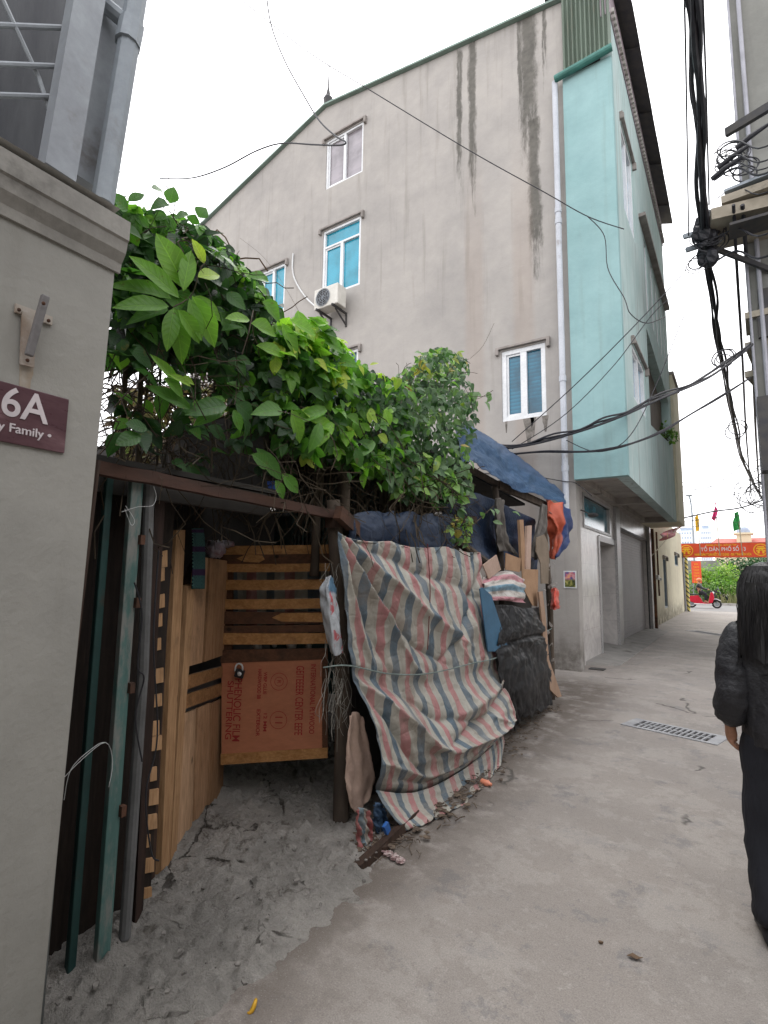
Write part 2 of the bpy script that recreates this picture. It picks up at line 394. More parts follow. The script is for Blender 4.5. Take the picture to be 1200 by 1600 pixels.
for j in range(ny + 1):
    y = Y0 + j * st
    for i in range(nx + 1):
        x = X0 + i * st
        lim = -1.56 + .05 * fbm(y * 2.2, 3.1) + .03 * fbm(y * 9, 7.7) - max(0, y - 2.35) * .75
        d = lim - x
        h = min(1, max(0, (d + .06 * fbm(x * 9, y * 9, 3)) / .2)); h = h * h * (3 - 2 * h)
        lump = .5 + .5 * fbm(x * 3.1, y * 3.1, 1)
        rid = abs(fbm(x * 7, y * 7, 5)); fine = fbm(x * 24, y * 24, 2)
        blob = max(0, fbm(x * 13, y * 13, 9) - .12) * .05
        z = -.006 + h * (.014 + .045 * lump - .025 * max(0, .12 - rid) / .12 * .5 + .006 * fine + .009 * (.35 - abs(nz(x * 31, y * 31, 2))) + .012 * (.35 - abs(nz(x * 15, y * 15, 7))) + blob + .05 * max(0, min(1, (-1.9 - x) / 1.2)))
        b.v.append(V(x, y, z))
for j in range(ny):
    for i in range(nx):
        k0 = j * (nx + 1) + i
        if max(b.v[q].z for q in (k0, k0 + 1, k0 + nx + 2, k0 + nx + 1)) > -.0055: b.f.append((k0, k0 + 1, k0 + nx + 2, k0 + nx + 1))
o = b.build('mortar_ground', mort(), smooth=True, org=(0, 0, 0), fix=False); tag(o, kind='structure')

# far road, kerb, verge
b = MB(); b.box(-120, 120, 32.6, 41.4, -.5, .004)
o = b.build('road', mat('asphalt', (.2, .195, .19), (.16, .155, .15), 2, .85, .3, 50), org=(0, 32, 0)); tag(o, kind='structure')
b = MB(); b.box(-120, 120, 41.4, 41.65, -.3, .14)
o = b.build('kerb', m_conc_pale, org=(0, 41, 0)); tag(o, kind='structure')
b = MB(); b.box(-120, 120, 41.65, 62, -.3, .1)
o = b.build('verge', mat('dry soil', (.2, .16, .1), (.1, .1, .05), 3, .95, .4, 20), org=(0, 50, 0)); tag(o, kind='structure')

# ================================================================== TALL GABLE HOUSE
GY = 9.3; XF = -2.35; XO = -1.4; OY0, OY1 = 9.22, 17.3
def gm(a, bb, d): return V(a, GY + d, bb)
def fm(a, bb, d): return V(XO - d, a, bb)
def wm(a, bb, d): return V(XF - d, a, bb)
def mbox(b, mp, a0, a1, b0, b1, d0, d1):
    a0, a1 = min(a0, a1), max(a0, a1)
    return b.hexa([mp(a, c_, d) for c_ in (b0, b1) for a, d in ((a0, d0), (a1, d0), (a1, d1), (a0, d1))])
def R2(fn, plane, tl, br, ax):
    p, q = fn(*tl, plane), fn(*br, plane)
    return (min(p[ax], q[ax]), max(p[ax], q[ax]), min(p.z, q.z), max(p.z, q.z))
house = thing('gable_house', 'tall four storey house with bare grey gable wall and turquoise overhanging side', 'house', (-6, GY, 0))
g_plain = plaster('grey gable render', (.375, .352, .328), (.32, .302, .285), (.16, .145, .125),
                  streaks=((-4.42, .075, 8.2, 12.75, .32, 5), (-4.12, .11, 7.6, 12.75, .34, 5), (-2.92, .2, 8.6, 12.95, .42, 3), (-2.84, .14, 5.9, 10.3, .38, 3), (-3.1, .05, 9.0, 12.9, .3, 6), (-2.6, .05, 10.2, 12.9, .3, 6)), base=True, lo=0, grime=.35)
m_turq = plaster('turquoise render', (.275, .42, .425), (.235, .375, .38), (.2, .27, .25), grime=.45, base=False)
def facem():
    k = NT('weathered pale turquoise render'); P = k.pos()
    c = k.mix(k.mr(k.noise(P, 1.2, 7, .65), .3, .7), (.44, .53, .52), (.35, .47, .46))
    v = k.noise(k.mapv(P, (9, 9, .5)), 1, 7, .65)
    c = k.mix(k.mr(v, .5, .72), c, (.27, .31, .3)); c = k.mix(k.mr(v, .42, .25), c, (.58, .6, .58))
    return k.done(c, .9, k.bump(k.noise(P, 40, 4), .25, .005), 0, .2)
m_face = facem()
m_pane = {}
def pane_mat(nm, c1, c2, sl=28):
    k = NT(nm); P = k.pos(); z = k.sep(P)[2]
    s = k.math('FRACT', k.math('MULTIPLY', z, sl)); f = k.mr(s, .1, .9)
    c = k.mix(f, c1, c2); c = k.mix(k.mr(k.noise(P, 2.4, 4), .35, .7), c, tuple(q * .6 for q in c1))
    return k.done(c, .12, k.bump(s, .1, .003), 0, .6)
p_cyan = pane_mat('teal glass over blinds', (.02, .33, .46), (.03, .25, .36), 24)
p_deep = pane_mat('deep blue glass over blinds', (.01, .1, .17), (.015, .16, .25), 14)
p_lilac = pane_mat('mauve boarded pane', (.3, .27, .29), (.27, .245, .265), 3)
p_skytone = pane_mat('glass with painted sky tone', (.35, .5, .62), (.3, .45, .6), 2)  # sky reflection put into the pane colour
wins = []   # gable openings (x0,x1,z0,z1)
w1 = R2(PY, GY, (508, 222), (567, 268), 0); w1 = (-8.1, -6.95, 10.98, 12.42)
w1 = (w1[0], w1[1], PY(566, 268, GY).z, PY(566, 190, GY).z)
w2 = (PY(504, 400, GY).x, PY(563, 400, GY).x, PY(560, 445, GY).z, PY(562, 337, GY).z)
w3 = (PY(407, 450, GY).x, PY(445, 450, GY).x, PY(442, 487, GY).z, PY(444, 411, GY).z)
w4 = (w2[0], w2[1], PY(562, 620, GY).z, PY(563, 543, GY).z)
w5 = (PY(784, 600, GY).x, PY(853, 600, GY).x, PY(852, 649, GY).z, PY(852, 534, GY).z)
openings = [w1, w2, w3, w4, w5]
zr = 13.42; apx = -8.15
zR, zL = 12.95, 11.9; xL = -13.1
def roofz(x): return lerp(zr, PY(877, 3, GY).z, (x - apx) / (-2.3 - apx)) if x > apx else lerp(zr, zL, (apx - x) / (apx - xL))
b = MB()
outer = [(xL, 0), (XF + .1, 0), (XF + .1, roofz(XF + .1)), (apx, zr), (xL, zL)]
holed_wall(b, outer, [rect(*q) for q in openings], gm, .25)
b.box(XF + .1 - .25, XF + .1, GY + .25, GY + .26, 0, roofz(XF + .1))
b.build('gable_wall', g_plain, house)
b = MB(); b.box(xL, xL + .2, GY + .25, 19, 0, zL); b.box(xL, XF - .3, 18.8, 19, 0, 12); b.build('rear_wall', g_plain, house)
# windows
def window(mp, r, pane, parent, mull=1, transom=None, fr=.055, hood=True, dep=.07, mat_f=None):
    a0, a1, b0, b1 = r; f = MB(); M_ = mat_f or m_white
    for q in ((a0, a1, b0, b0 + fr), (a0, a1, b1 - fr, b1), (a0, a0 + fr, b0 + fr, b1 - fr), (a1 - fr, a1, b0 + fr, b1 - fr)): mbox(f, mp, *q, dep - .05, dep + .03)
    top = b1 - fr
    if transom: top = b1 - transom; mbox(f, mp, a0 + fr, a1 - fr, top - .05, top, dep - .045, dep + .03)
    for i in range(mull):
        m = lerp(a0, a1, (i + 1) / (mull + 1)); mbox(f, mp, m - fr * .7, m + fr * .7, b0 + fr, top - (.05 if transom else 0), dep - .045, dep + .03)
    # sash of the left leaf stands slightly in front
    m = lerp(a0, a1, 1 / (mull + 1))
    if mull:
        t_ = top - (.05 if transom else 0)
        for q in ((a0 + fr, m - fr * .7, b0 + fr, b0 + fr + .05), (a0 + fr, m - fr * .7, t_ - .04, t_), (a0 + fr, a0 + fr + .04, b0 + fr + .05, t_ - .04)): mbox(f, mp, *q, dep - .02, dep + .01)
    fo = f.build('window', M_, parent, bevel=.004)
    p = MB(); mbox(p, mp, a0 + fr * .5, a1 - fr * .5, b0 + fr * .5, b1 - fr * .5, dep + .012, dep + .03); p.build('pane', pane, fo)
    if hood:
        h = MB(); mbox(h, mp, a0 - .1, a1 + .1, b1 + .03, b1 + .075, -.06, -.002)
        mbox(h, mp, a0 - .1, a0 - .04, b1 - .08, b1 + .03, -.08, -.002); mbox(h, mp, a1 + .04, a1 + .1, b1 - .12, b1 + .03, -.08, -.002)
        h.build('window_hood', m_hood, parent, bevel=.006)
    return fo
m_hood = mat('stained cement hood', (.3, .27, .25), (.2, .18, .165), 5, .95, .5, 40)
window(gm, w1, p_lilac, house, fr=.05)
window(gm, w2, p_cyan, house, transom=.42, fr=.06)
window(gm, w3, p_cyan, house, fr=.06)
window(gm, w4, p_deep, house, fr=.06)
window(gm, w5, p_deep, house, fr=.085)
def stain_m():
    k = NT('drip stain'); P = k.pos()
    return k.done(k.mix(k.mr(k.noise(P, 9, 6, .7), .35, .65), (.09, .08, .07), (.2, .18, .16)), .9)
# drips below the lower window
ms = stain_m(); b = MB()
for px, wdt, ln in ((791, .05, .22), (826, .2, .5), (833, .1, .36), (852, .12, .3)):
    p = PY(px, 655, GY); zz = w5[2] - .0; pts = []
    for i in range(9):
        t = i / 8; pts.append((p.x - wdt / 2 * (1 - t * .75) * (1 + .35 * nz(px, t * 4)), zz - ln * t))
    for i in range(8, -1, -1):
        t = i / 8; pts.append((p.x + wdt / 2 * (1 - t * .75) * (1 + .35 * nz(px + 5, t * 4)), zz - ln * t))
    MB().prism([V(a, GY - .003, c) for a, c in pts], V(0, .0025, 0)).build('drip_stain', ms, house)
# roof sheet along the gable, ridge spike
b = MB(); gtop = 0.05
xr = XO + .25
for (xa, xb) in ((xL - .25, apx), (apx, XF + .1)):
    za, zb = roofz(xa), roofz(xb)
    b.hexa([V(xa, GY - .1, za + .005), V(xb, GY - .1, zb + .005), V(xb, 19, zb + .005), V(xa, 19, za + .005), V(xa, GY - .1, za + gtop), V(xb, GY - .1, zb + gtop), V(xb, 19, zb + gtop), V(xa, 19, za + gtop)])
b.build('roof', mat('green roof edge', (.22, .3, .26), (.16, .22, .19), 3, .6, .2, 40), house)
b = MB(); p = PY(512, 165, GY); b.tube([(apx + .05, GY, zr + .05), (apx + .05, GY, zr + .22), (apx + .05, GY, zr + .3), (apx + .05, GY, zr + .55), (apx + .05, GY, zr + 1.6)], [.1, .13, .07, .02, .006], 8)
b.build('roof_spike', m_dark, house)
# overhanging turquoise bay: side wall, street wall with openings, soffit
zb0 = 3.2; ztq = 10.85
b = MB(); b.box(XF + .101, XO, OY0, OY0 + .15, zb0, ztq); b.build('turquoise_wall', m_turq, house)
def rx(tl, br): return R2(PX, XO, tl, br, 1)
wa = (PX(974, 300, XO).y, PX(989, 300, XO).y, PX(974, 320, XO).z, PX(974, 205, XO).z)
wb = (PX(990, 600, XO).y, PX(1008, 600, XO).y, PX(990, 620, XO).z, PX(990, 540, XO).z)
bal = [(12.45, PX(1012, 655, XO).z), (16.75, 5.35), (16.75, 6.6), (12.45, PX(1011, 515, XO).z)]
sl = []
for i, px in enumerate((1009, 1017, 1023, 1028.5, 1033)):
    y0 = PX(px, 450, XO).y; sl.append((y0, y0 + .42, 7.55, 9.35))
holes = [rect(*wa), rect(*wb), bal] + [rect(*q) for q in sl]
b = MB(); zft = 11.7
holed_wall(b, [(OY0 + .15, zb0), (OY1, zb0), (OY1, zft), (OY0 + .15, zft)], holes, fm, .2)
b.build('street_wall', m_face, house)
window(fm, wa, p_skytone, house, fr=.07, mull=1); window(fm, wb, p_skytone, house, fr=.07, mull=1)
for q in sl: window(fm, q, p_deep, house, fr=.05, mull=0, hood=False)
b = MB(); mbox(b, fm, 12.0, 16.9, 9.42, 9.5, -.14, -.002); mbox(b, fm, 12.42, 16.8, 9.55, 9.6, -.1, -.002); b.build('window_ledge', m_hood, house)
# balcony recess: brown weathered inner wall
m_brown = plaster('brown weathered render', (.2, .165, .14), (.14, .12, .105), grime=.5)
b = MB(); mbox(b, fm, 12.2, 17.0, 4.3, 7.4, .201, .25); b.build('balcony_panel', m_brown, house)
# soffit with a lowered rim and cross beams
b = MB(); b.box(XF, XO - .2, OY0 + .15, OY1, zb0 + .14, zb0 + .3)
b.box(XF, XO - .2, OY0 + .151, OY0 + .3, zb0, zb0 + .14); b.box(XF, XO - .2, OY1 - .2, OY1, zb0, zb0 + .14); b.box(XF, XO - .2, 12.75, 12.95, zb0, zb0 + .14)
b.box(XF + .001, XF + .15, OY0 + .301, OY1 - .2, zb0 + .02, zb0 + .139)
b.build('soffit', mat('soffit cement', (.42, .38, .34), (.3, .27, .25), 3, .9, .3, 50, dirt=(.1, .08, .07), dl=.58), house)
# corrugated green sheet above the gutter, gutter and downpipe
b = MB(); n = 34; xa, xb = XF + .12, XO + .02; zt = 13.3
for i in range(n):
    pass
pts = []
for i in range(n * 4 + 1):
    t = i / (n * 4); x = lerp(xa, xb, t); pts.append((x, GY - .12 + .03 * math.cos(t * math.pi * 2 * 11) * 1.0))
k0 = len(b.v)
for x, y in pts: b.v += [V(x, y, ztq + .1), V(x, y, zt), V(x, y + .01, ztq + .1), V(x, y + .01, zt)]
for i in range(len(pts) - 1):
    q = k0 + i * 4; b.f += [(q, q + 4, q + 5, q + 1), (q + 2, q + 3, q + 7, q + 6)]
b.build('corrugated_sheet', mat('olive corrugated sheet', (.15, .19, .15), (.1, .13, .1), 2, .55, .2, 40, stretch=(3, 1, .3), dirt=(.17, .14, .1), dl=.56), house)
b = MB(); b.tube([(XF - .02, GY - .17, ztq - .02), (XO + .04, GY - .17, ztq + .06)], .065, 12); b.build('gutter', mat('green gutter', (.06, .2, .17), (.04, .13, .11), 4, .5, .1, 40), house)
b = MB(); pp = [PY(871, 128, GY - .12), PY(872, 190, GY - .12), PY(874, 400, GY - .12), PY(879, 600, GY - .12), PY(882, 760, GY - .12), V(XF - .06, GY - .12, .1)]
xx = pp[2].x; b.tube([(xx, GY - .12, ztq - .03), (xx, GY - .12, 4.2), (xx, GY - .12, 2.62)], .052, 12)
for z in (8.2, 7.98, 5.0, 3.98, 3.4): b.tube([(xx, GY - .12, z - .05), (xx, GY - .12, z + .05)], .062, 12)
b.build('downpipe', mat('grey plastic pipe', (.5, .52, .56), (.42, .44, .48), 3, .5, .1, 40, dirt=(.25, .22, .2), dl=.6), house)
# street side roof edge: mauve fascia, dentils and dark corrugated eaves
b = MB(); b.box(XO - .2, XO + .02, OY0 - .02, OY1, zft + .002, zft + .75); b.build('fascia', mat('mauve fascia', (.33, .27, .3), (.26, .22, .24), 3, .7, .2, 40), house)
b = MB()
for i in range(62): y = OY0 + .05 + i * .13; b.box(XO + .02, XO + .075, y, y + .06, zft + .06, zft + .14)
b.build('dentil_row', m_conc_pale, house)
b = MB()
for i in range(9):
    y = OY0 - .12 + i * .93; q = .03 * (i % 2)
    b.hexa([V(-2.6, y, zft + 1.25 + q), V(XO + .3, y, zft + .76 + q), V(XO + .3, y + .96, zft + .76 + q), V(-2.6, y + .96, zft + 1.25 + q), V(-2.6, y, zft + 1.3 + q), V(XO + .3, y, zft + .82 + q), V(XO + .3, y + .96, zft + .82 + q), V(-2.6, y + .96, zft + 1.3 + q)])
b.build('eaves', m_dark, house)
# ground floor street front below the overhang
def tile_mat(nm, c1, c2, sx=.4, sz=.6):
    k = NT(nm); P = k.pos(); x, y, z = k.sep(P)
    a = k.math('FRACT', k.math('DIVIDE', y, sx)); c = k.math('FRACT', k.math('DIVIDE', z, sz))
    g = k.math('MAXIMUM', k.mr(a, .02, .0), k.mr(c, .012, 0))
    col = k.mix(k.mr(k.noise(P, 3, 8, .7, 1.2), .35, .65), c1, c2); col = k.mix(g, col, tuple(q * .5 for q in c1))
    return k.done(col, .25, None, 0, .5)
m_tile = tile_mat('marbled wall tile', (.55, .515, .49), (.42, .395, .38))
f0, f1 = GY + .255, 18.7
dr = (11.45, 13.05, .06, 2.62); tr_ = (PX(910, 800, XF).y, 12.55, 2.35, 3.02)
dr = (PX(938, 900, XF).y, PX(963, 900, XF).y - .12, .02, 2.3)
tr_ = (PX(911, 800, XF).y, PX(952, 800, XF).y, 2.52, 3.08)
sh = (PX(968, 900, XF).y, PX(1011, 900, XF).y, .02, 2.72)
b = MB(); holed_wall(b, [(f0, 0), (f1, 0), (f1, 3.34), (f0, 3.34)], [rect(*dr), rect(*tr_), rect(*sh)], wm, .3); b.build('street_front', m_tile, house)
b = MB(); mbox(b, wm, tr_[0], tr_[1], tr_[2], tr_[3], .06, .09); b.build('transom_window', pane_mat('blue transom glass', (.05, .17, .22), (.06, .2, .26), 1), house)
b = MB()
for q in ((tr_[0] - .05, tr_[1] + .05, tr_[3], tr_[3] + .05), (tr_[0] - .05, tr_[1] + .05, tr_[2] - .05, tr_[2]), (tr_[0] - .05, tr_[0], tr_[2], tr_[3])): mbox(b, wm, *q, -.025, .05)
b.build('transom_frame', m_granite, house)
# door: granite jamb deep reveal, leaf colour carries the opening's shade
d_ = MB(); mbox(d_, wm, dr[0] + .001, dr[1], dr[2], dr[3], .5, .55); do = d_.build('door', mat('door darkened for shade', (.02, .025, .04), (.015, .018, .03), 3, .4, .1, 40), house)
d_ = MB(); mbox(d_, wm, dr[0] + .02, dr[0] + .1, .95, 1.15, .46, .5); d_.build('handle', m_white, do)
b = MB(); mbox(b, wm, dr[1] - .02, dr[1] + .02, 0, dr[3], .301, .5); mbox(b, wm, dr[0] - .02, dr[0] + .02, 0, dr[3], .301, .5)
mbox(b, wm, dr[1] + .02, sh[0] - .02, 0, 3.2, -.06, -.002); mbox(b, wm, dr[0] - .14, dr[0] - .01, 0, dr[3] + .1, -.02, -.002); mbox(b, wm, dr[0] - .01, dr[1] + .02, dr[3], dr[3] + .12, -.02, -.002)
b.build('door_surround', m_granite, house)
# roller shutter
b = MB(); ns = 36
for i in range(ns):
    z0 = lerp(.02, sh[3], i / ns); z1 = lerp(.02, sh[3], (i + 1) / ns)
    mbox(b, wm, sh[0], sh[1], z0, z1 - .012, .1, .13); mbox(b, wm, sh[0], sh[1], z1 - .012, z1, .115, .13)
b.build('roller_shutter', mat('grey roller shutter', (.47, .45, .47), (.42, .4, .42), 2, .5, .1, 40), house)
b = MB(); mbox(b, wm, sh[0] - .05, sh[1] + .06, sh[3], sh[3] + .06, -.03, -.002); mbox(b, wm, sh[1], sh[1] + .06, 0, sh[3], -.03, -.002); b.build('shutter_rail', m_dark, house)
b = MB(); mbox(b, wm, sh[1] + .15, sh[1] + .45, 0, 3.18, -.1, -.002); b.build('corner_pilaster', m_granite, house)
# lamp over the door
b = MB(); p = PX(921, 803, XF + .25); q = PX(908, 797, XF)
b.tube([q, V(lerp(q.x, p.x, .6), p.y, p.z + .06), p], .012, 6); b.ball(p + V(.05, .03, -.02), (.09, .13, .04), 12, 6)
b.build('lamp', m_dark, house)
# loose black line on the lower gable
b = MB(); b.tube(curve([PY(700, 745, GY - .02), PY(790, 738, GY - .02), PY(840, 745, GY - .02), PY(880, 752, GY - .2), PY(900, 755, GY - .02), PY(925, 775, OY0 - .02)], 20), .008, 5); b.build('conduit', m_cable, house)
# sloping apron before door and shutter
b = MB(); y0, y1 = 9.9, 18.6
b.hexa([V(XF - .3, y0, -.02), V(XF + .52, y0 + .5, -.02), V(XF + .5, y1, -.02), V(XF - .3, y1, -.02), V(XF - .3, y0, .1), V(XF + .5, y0 + .5, .012), V(XF + .48, y1, .012), V(XF - .3, y1, .1)])
o = b.build('door_ramp', mat('ramp cement', (.3, .285, .265), (.22, .21, .2), 3, .9, .4, 60, dirt=(.13, .12, .11), dl=.55)); tag(o, kind='structure')

# poster on the gable foot
pc = thing('poster', 'small white framed printed picture stuck low on the grey wall', 'poster', PY(890, 919, GY - .01))
pr_ = (PY(881, 905, GY).x, PY(901, 905, GY).x, PY(890, 919, GY).z, PY(890, 892, GY).z)
b = MB(); b.box(pr_[0], pr_[1], GY - .012, GY - .002, pr_[2], pr_[3]); b.build('border', m_white, pc)
def pos_m():
    k = NT('poster print'); P = k.pos(); x, y, z = k.sep(P)
    n1 = k.noise(P, 11, 3, .6); n2 = k.noise(k.mapv(P, (1, 1, 1), (3, 0, 1)), 16, 2, .5)
    c = k.ramp(n1, [(.3, (.02, .03, .08)), (.42, (.1, .12, .3)), (.5, (.5, .12, .14)), (.58, (.5, .3, .35)), (.68, (.8, .35, .12))])
    g = k.ramp(n2, [(.35, (.03, .03, .02)), (.5, (.12, .14, .03)), (.65, (.4, .36, .12))])
    return k.done(k.mix(k.mr(z, pr_[2] + .17, pr_[2] + .12), c, g), .4)
b = MB(); b.box(pr_[0] + .02, pr_[1] - .02, GY - .015, GY - .0125, pr_[2] + .02, pr_[3] - .02); b.build('print', pos_m(), pc)

# air conditioner
ac = thing('air_conditioner', 'white outdoor air conditioner unit on brackets under the middle gable window', 'air conditioner', PY(512, 470, GY))
p0 = PY(492, 462, GY - .55); p1 = PY(530, 462, GY - .3)
ax0 = PY(491, 460, GY - .5).x; ax1 = PY(522, 460, GY - .5).x; az0 = PY(508, 479, GY - .5).z; az1 = PY(508, 447, GY - .5).z
az1 = az0 + .49; ax1 = ax0 + .7
b = MB(); b.box(ax0, ax1, GY - .5, GY - .18, az0, az1); b.build('casing', mat('aged white casing', (.62, .6, .55), (.52, .5, .45), 4, .5, .1, 30), ac, bevel=.02)
b = MB(); cx, cz = ax0 + .27, (az0 + az1) / 2
for r in (.05, .1, .15, .19, .21): b.tube([V(cx + r * math.cos(a), GY - .512, cz + r * math.sin(a)) for a in [i * math.pi / 12 for i in range(25)]], .005, 5, False)
for i in range(8): a = i * math.pi / 4; b.tube([V(cx, GY - .512, cz), V(cx +   .21 * math.cos(a), GY - .512, cz + .21 * math.sin(a))], .004, 4)
b.build('fan_guard', m_grey, ac)
b = MB(); b.tube([V(cx, GY - .503, cz), V(cx, GY - .5005, cz)], .2, 24); b.build('fan_opening', m_dark, ac)
for x in (ax0 + .12, ax1 - .12):
    b = MB(); b.box(x - .02, x + .02, GY - .55, GY, az0 - .045, az0 - .003); b.box(x - .02, x + .02, GY - .03, GY - .002, az0 - .35, az0 - .046); b.beam((x, GY - .02, az0 - .3), (x, GY - .42, az0 - .06), .03, .03); b.build('bracket', m_dark, ac)
b = MB(); q = [PY(458, 396, GY - .03), PY(457, 420, GY - .03), PY(462, 440, GY - .03), PY(478, 465, GY - .05), V(ax0 - .02, GY - .25, az0 + .12)]
b.tube(curve(q, 20), .02, 7); b.build('hose', m_whitem, ac)
b = MB(); b.tube(curve([PY(522, 484, GY - .02), PY(524, 495, GY - .02), PY(523, 505, GY - .02)], 6), .05, 6)

# ================================================================== CREAM HOUSE FURTHER DOWN
cr = thing('cream_house', 'cream rendered house with narrow windows beyond the roller shutter', 'house', (-4, 19, 0))
m_cream = plaster('cream render', (.62, .58, .44), (.54, .5, .38), (.3, .24, .17), base=True, grime=.3)
XC = -2.38; s1 = (PX(1037, 900, XC).y, PX(1042, 900, XC).y, PX(1042, 950, XC).z, PX(1040, 872, XC).z); s2 = (PX(1054, 870, XC).y, PX(1059, 870, XC).y, PX(1056, 884, XC).z, PX(1056, 866, XC).z)
def cm_(a, bb, d): return V(XC - d, a, bb)
b = MB(); holed_wall(b, [(18.95, 0), (31.2, 0), (31.2, 3.9), (18.95, 3.9)], [rect(*s1), rect(*s2)], cm_, .2)
b.box(-6, XC - .2, 31.0, 31.2, 0, 3.9); b.box(-9, XC - .2, 18.95, 31, 3.7, 3.9); b.build('wall', m_cream, cr)
window(cm_, s1, p_deep, cr, mull=0, mat_f=m_grey, fr=.06); window(cm_, s2, p_deep, cr, mull=0, mat_f=m_grey, fr=.06)
b = MB(); b.box(-6, -1.33, 17.32, 19.2, 3.22, 7.6); b.build('upper_storey', m_cream, cr)
b = MB(); b.box(-2.5, -1.28, 17.31, 19.25, 7.6, 7.7); b.build('coping', m_hood, cr)
b = MB(); b.tube([(XC + .08, 19.3, 0), (XC + .08, 19.3, 3.2)], .06, 8); b.tube([(XC + .07, 20.6, 1.0), (XC + .07, 20.6, 3.2)], .03, 6); b.build('drainpipe', m_rust, cr)
b = MB(); b.box(XC + .03, XC + .2, 19.5, 19.75, 1.55, 1.7); b.tube([(XC, 20.3, 1.7), (XC + .2, 20.2, 1.55)], .05, 8); b.build('outside_lamp', m_whitem, cr)
# plants on the balcony corner
# ================================================================== LEFT: HOUSE WALL WITH NUMBER PLATE
PXL = -1.4
m_lwall = plaster('pale grey wall paint', (.305, .295, .27), (.21, .205, .185), (.14, .125, .1), grime=.45, base=True, lo=-.3)
lh = thing('corner_house', 'pale grey plastered house corner with a moulded cornice beside the lane', 'house', (-2.5, -1, 0))
b = MB(); b.prism([V(PXL, .697, 0), V(PXL, .735, 2.44), V(PXL, -4, 2.44), V(PXL, -4, 0)], V(-4.6, 0, 0)); b.build('wall', m_lwall, lh)
b = MB()                                         # cornice profile swept along the wall
prof = [(0, 2.33), (.008, 2.33), (.012, 2.355), (.03, 2.38), (.036, 2.41), (.042, 2.415), (.042, 2.47), (0, 2.49)]
def sweep(y): return [V(PXL + a, y, z) for a, z in prof]
b.prism(sweep(.745), V(0, -4.7, 0))
b.prism([V(PXL, .721 + a, z) for a, z in prof], V(-4, 0, 0))
b.build('cornice', mat('weathered cornice', (.31, .295, .27), (.2, .19, .175), 5, .9, .4, 50, dirt=(.1, .095, .085), dl=.55), lh)
b = MB(); b.prism([V(PXL + .03, .72, 2.5), V(PXL - .5, .72, 2.72), V(PXL - .5, .72, 2.5)], V(0, -4.5, 0)); b.build('sloping_coping', m_conc_pale, lh)
# upper storey cage: posts, bars and dark room behind
m_cage = mat('grey cage steel', (.32, .345, .37), (.24, .255, .28), 5, .55, .15, 50, dirt=(.12, .1, .09), dl=.58)
gc = thing('window_cage', 'grey steel window cage and posts standing on the pale house wall', 'window cage', (-1.5, .3, 2.5))
def bar(b, tl, br, X, wid, dep, X2=None):
    p, q = PX(*tl, X), PX(*br, X2 if X2 is not None else X); b.beam(p, q, wid, dep, side=(0, 1, 0)); return b
bar(MB(), (145, -60), (88, 275), -1.42, .075, .05).build('post', m_cage, gc)
bar(MB(), (178, -60), (128, 290), -1.5, .07, .06).build('post', m_cage, gc)
b = MB(); b.tube([PX(222, -60, -1.4), PX(160, 318, -1.43)], .03, 10); b.build('post', m_grey, gc)
b = MB(); b.tube([PX(160, 4, -1.45), PX(212, 48, -1.41)], .022, 10); b.tube([PX(206, 38, -1.41), PX(199, 70, -1.41)], .035, 10); b.build('pipe_joint', m_grey, gc)
for (ya, yb) in ((40, 45), (101, 105), (150, 152)):
    b = MB(); b.tube([PX(-60, ya - 3, -1.5), PX(135 - (yb - 40) * .2, yb, -1.45)], .007, 8); b.build('grille_bar', m_cage, gc)
b = MB(); b.tube([PX(0, -10, -1.48), PX(60, 120, -1.48), PX(98, 235, -1.45)], .006, 6); b.build('stay_wire', m_cage, gc)
b = MB(); p0, p1 = PX(-60, -60, -1.75), PX(122, 290, -1.75); b.box(-3.5, -1.72, -4, p1.y - .02, 2.55, 6.5)
b.build('dark_shutter', mat('dark shutter', (.075, .078, .085), (.045, .047, .055), 3, .6, .3, 20, stretch=(1, 6, 1)), gc)
# bracket and number plate
m_steelbar = mat('tarnished bar', (.2, .19, .19), (.13, .12, .12), 12, .5, .3, 60, dirt=(.2, .12, .08), dl=.6)
br = thing('wall_bracket', 'rusty T shaped metal bracket with a grey bar on the pale wall', 'bracket', PX(50, 515, PXL))
b = MB(); x = PXL + .004
def strap(b, a, c, w_, xo=.004):
    p, q = PX(*a, PXL + xo), PX(*c, PXL + xo); b.beam(p, q, w_, .006, side=(0, 0, 1) if abs(p.z - q.z) < .05 else (0, 1, 0))
strap(b, (23, 481), (81, 502), .022); strap(b, (45, 490), (42, 572), .03, .011)
b.build('strap', mat('rusty white strap', (.42, .38, .34), (.3, .25, .2), 12, .7, .3, 60, dirt=(.17, .08, .04), dl=.5), br)
b = MB(); b.beam(PX(71, 462, PXL + .05), PX(45, 556, PXL + .03),   .017, .016, side=(0, 1, 0)); b.build('bar', m_steelbar, br, bevel=.003)
for p in ((30, 484), (76, 501), (43, 563), (68, 474)): MB().ball(PX(*p, PXL + .014 + (.05 if p[0] == 68 else 0)), .0045, 8, 6).build('bolt', m_rust, br)
def rust_run():
    b = MB(); p = PX(42, 572, PXL); pts = []
    for i in range(9): t = i / 8; pts.append(V(PXL, p.y - .016 * (1 - t * .6), p.z - .13 * t))
    for i in range(8, -1, -1): t = i / 8; pts.append(V(PXL, p.y + .014 * (1 - t * .5) + .003 * nz(t * 5, 1), p.z - .13 * t))
    return b.prism(pts, V(.0015, 0, 0)).build('rust_stain', mat('rust run', (.3, .24, .18), (.34, .31, .27), 30, .95, .1, 50), lh)
rust_run()
pl = thing('number_plate', 'maroon house number plate reading 6A on the pale wall', 'number plate', PX(50, 655, PXL))
ya, yb = PX(-75, 650, PXL).y, PX(104, 650, PXL).y; za, zb = PX(99, 709, PXL).z, PX(104, 624, PXL).z
b = MB(); b.box(PXL + .001, PXL + .007, ya, yb, za, zb)
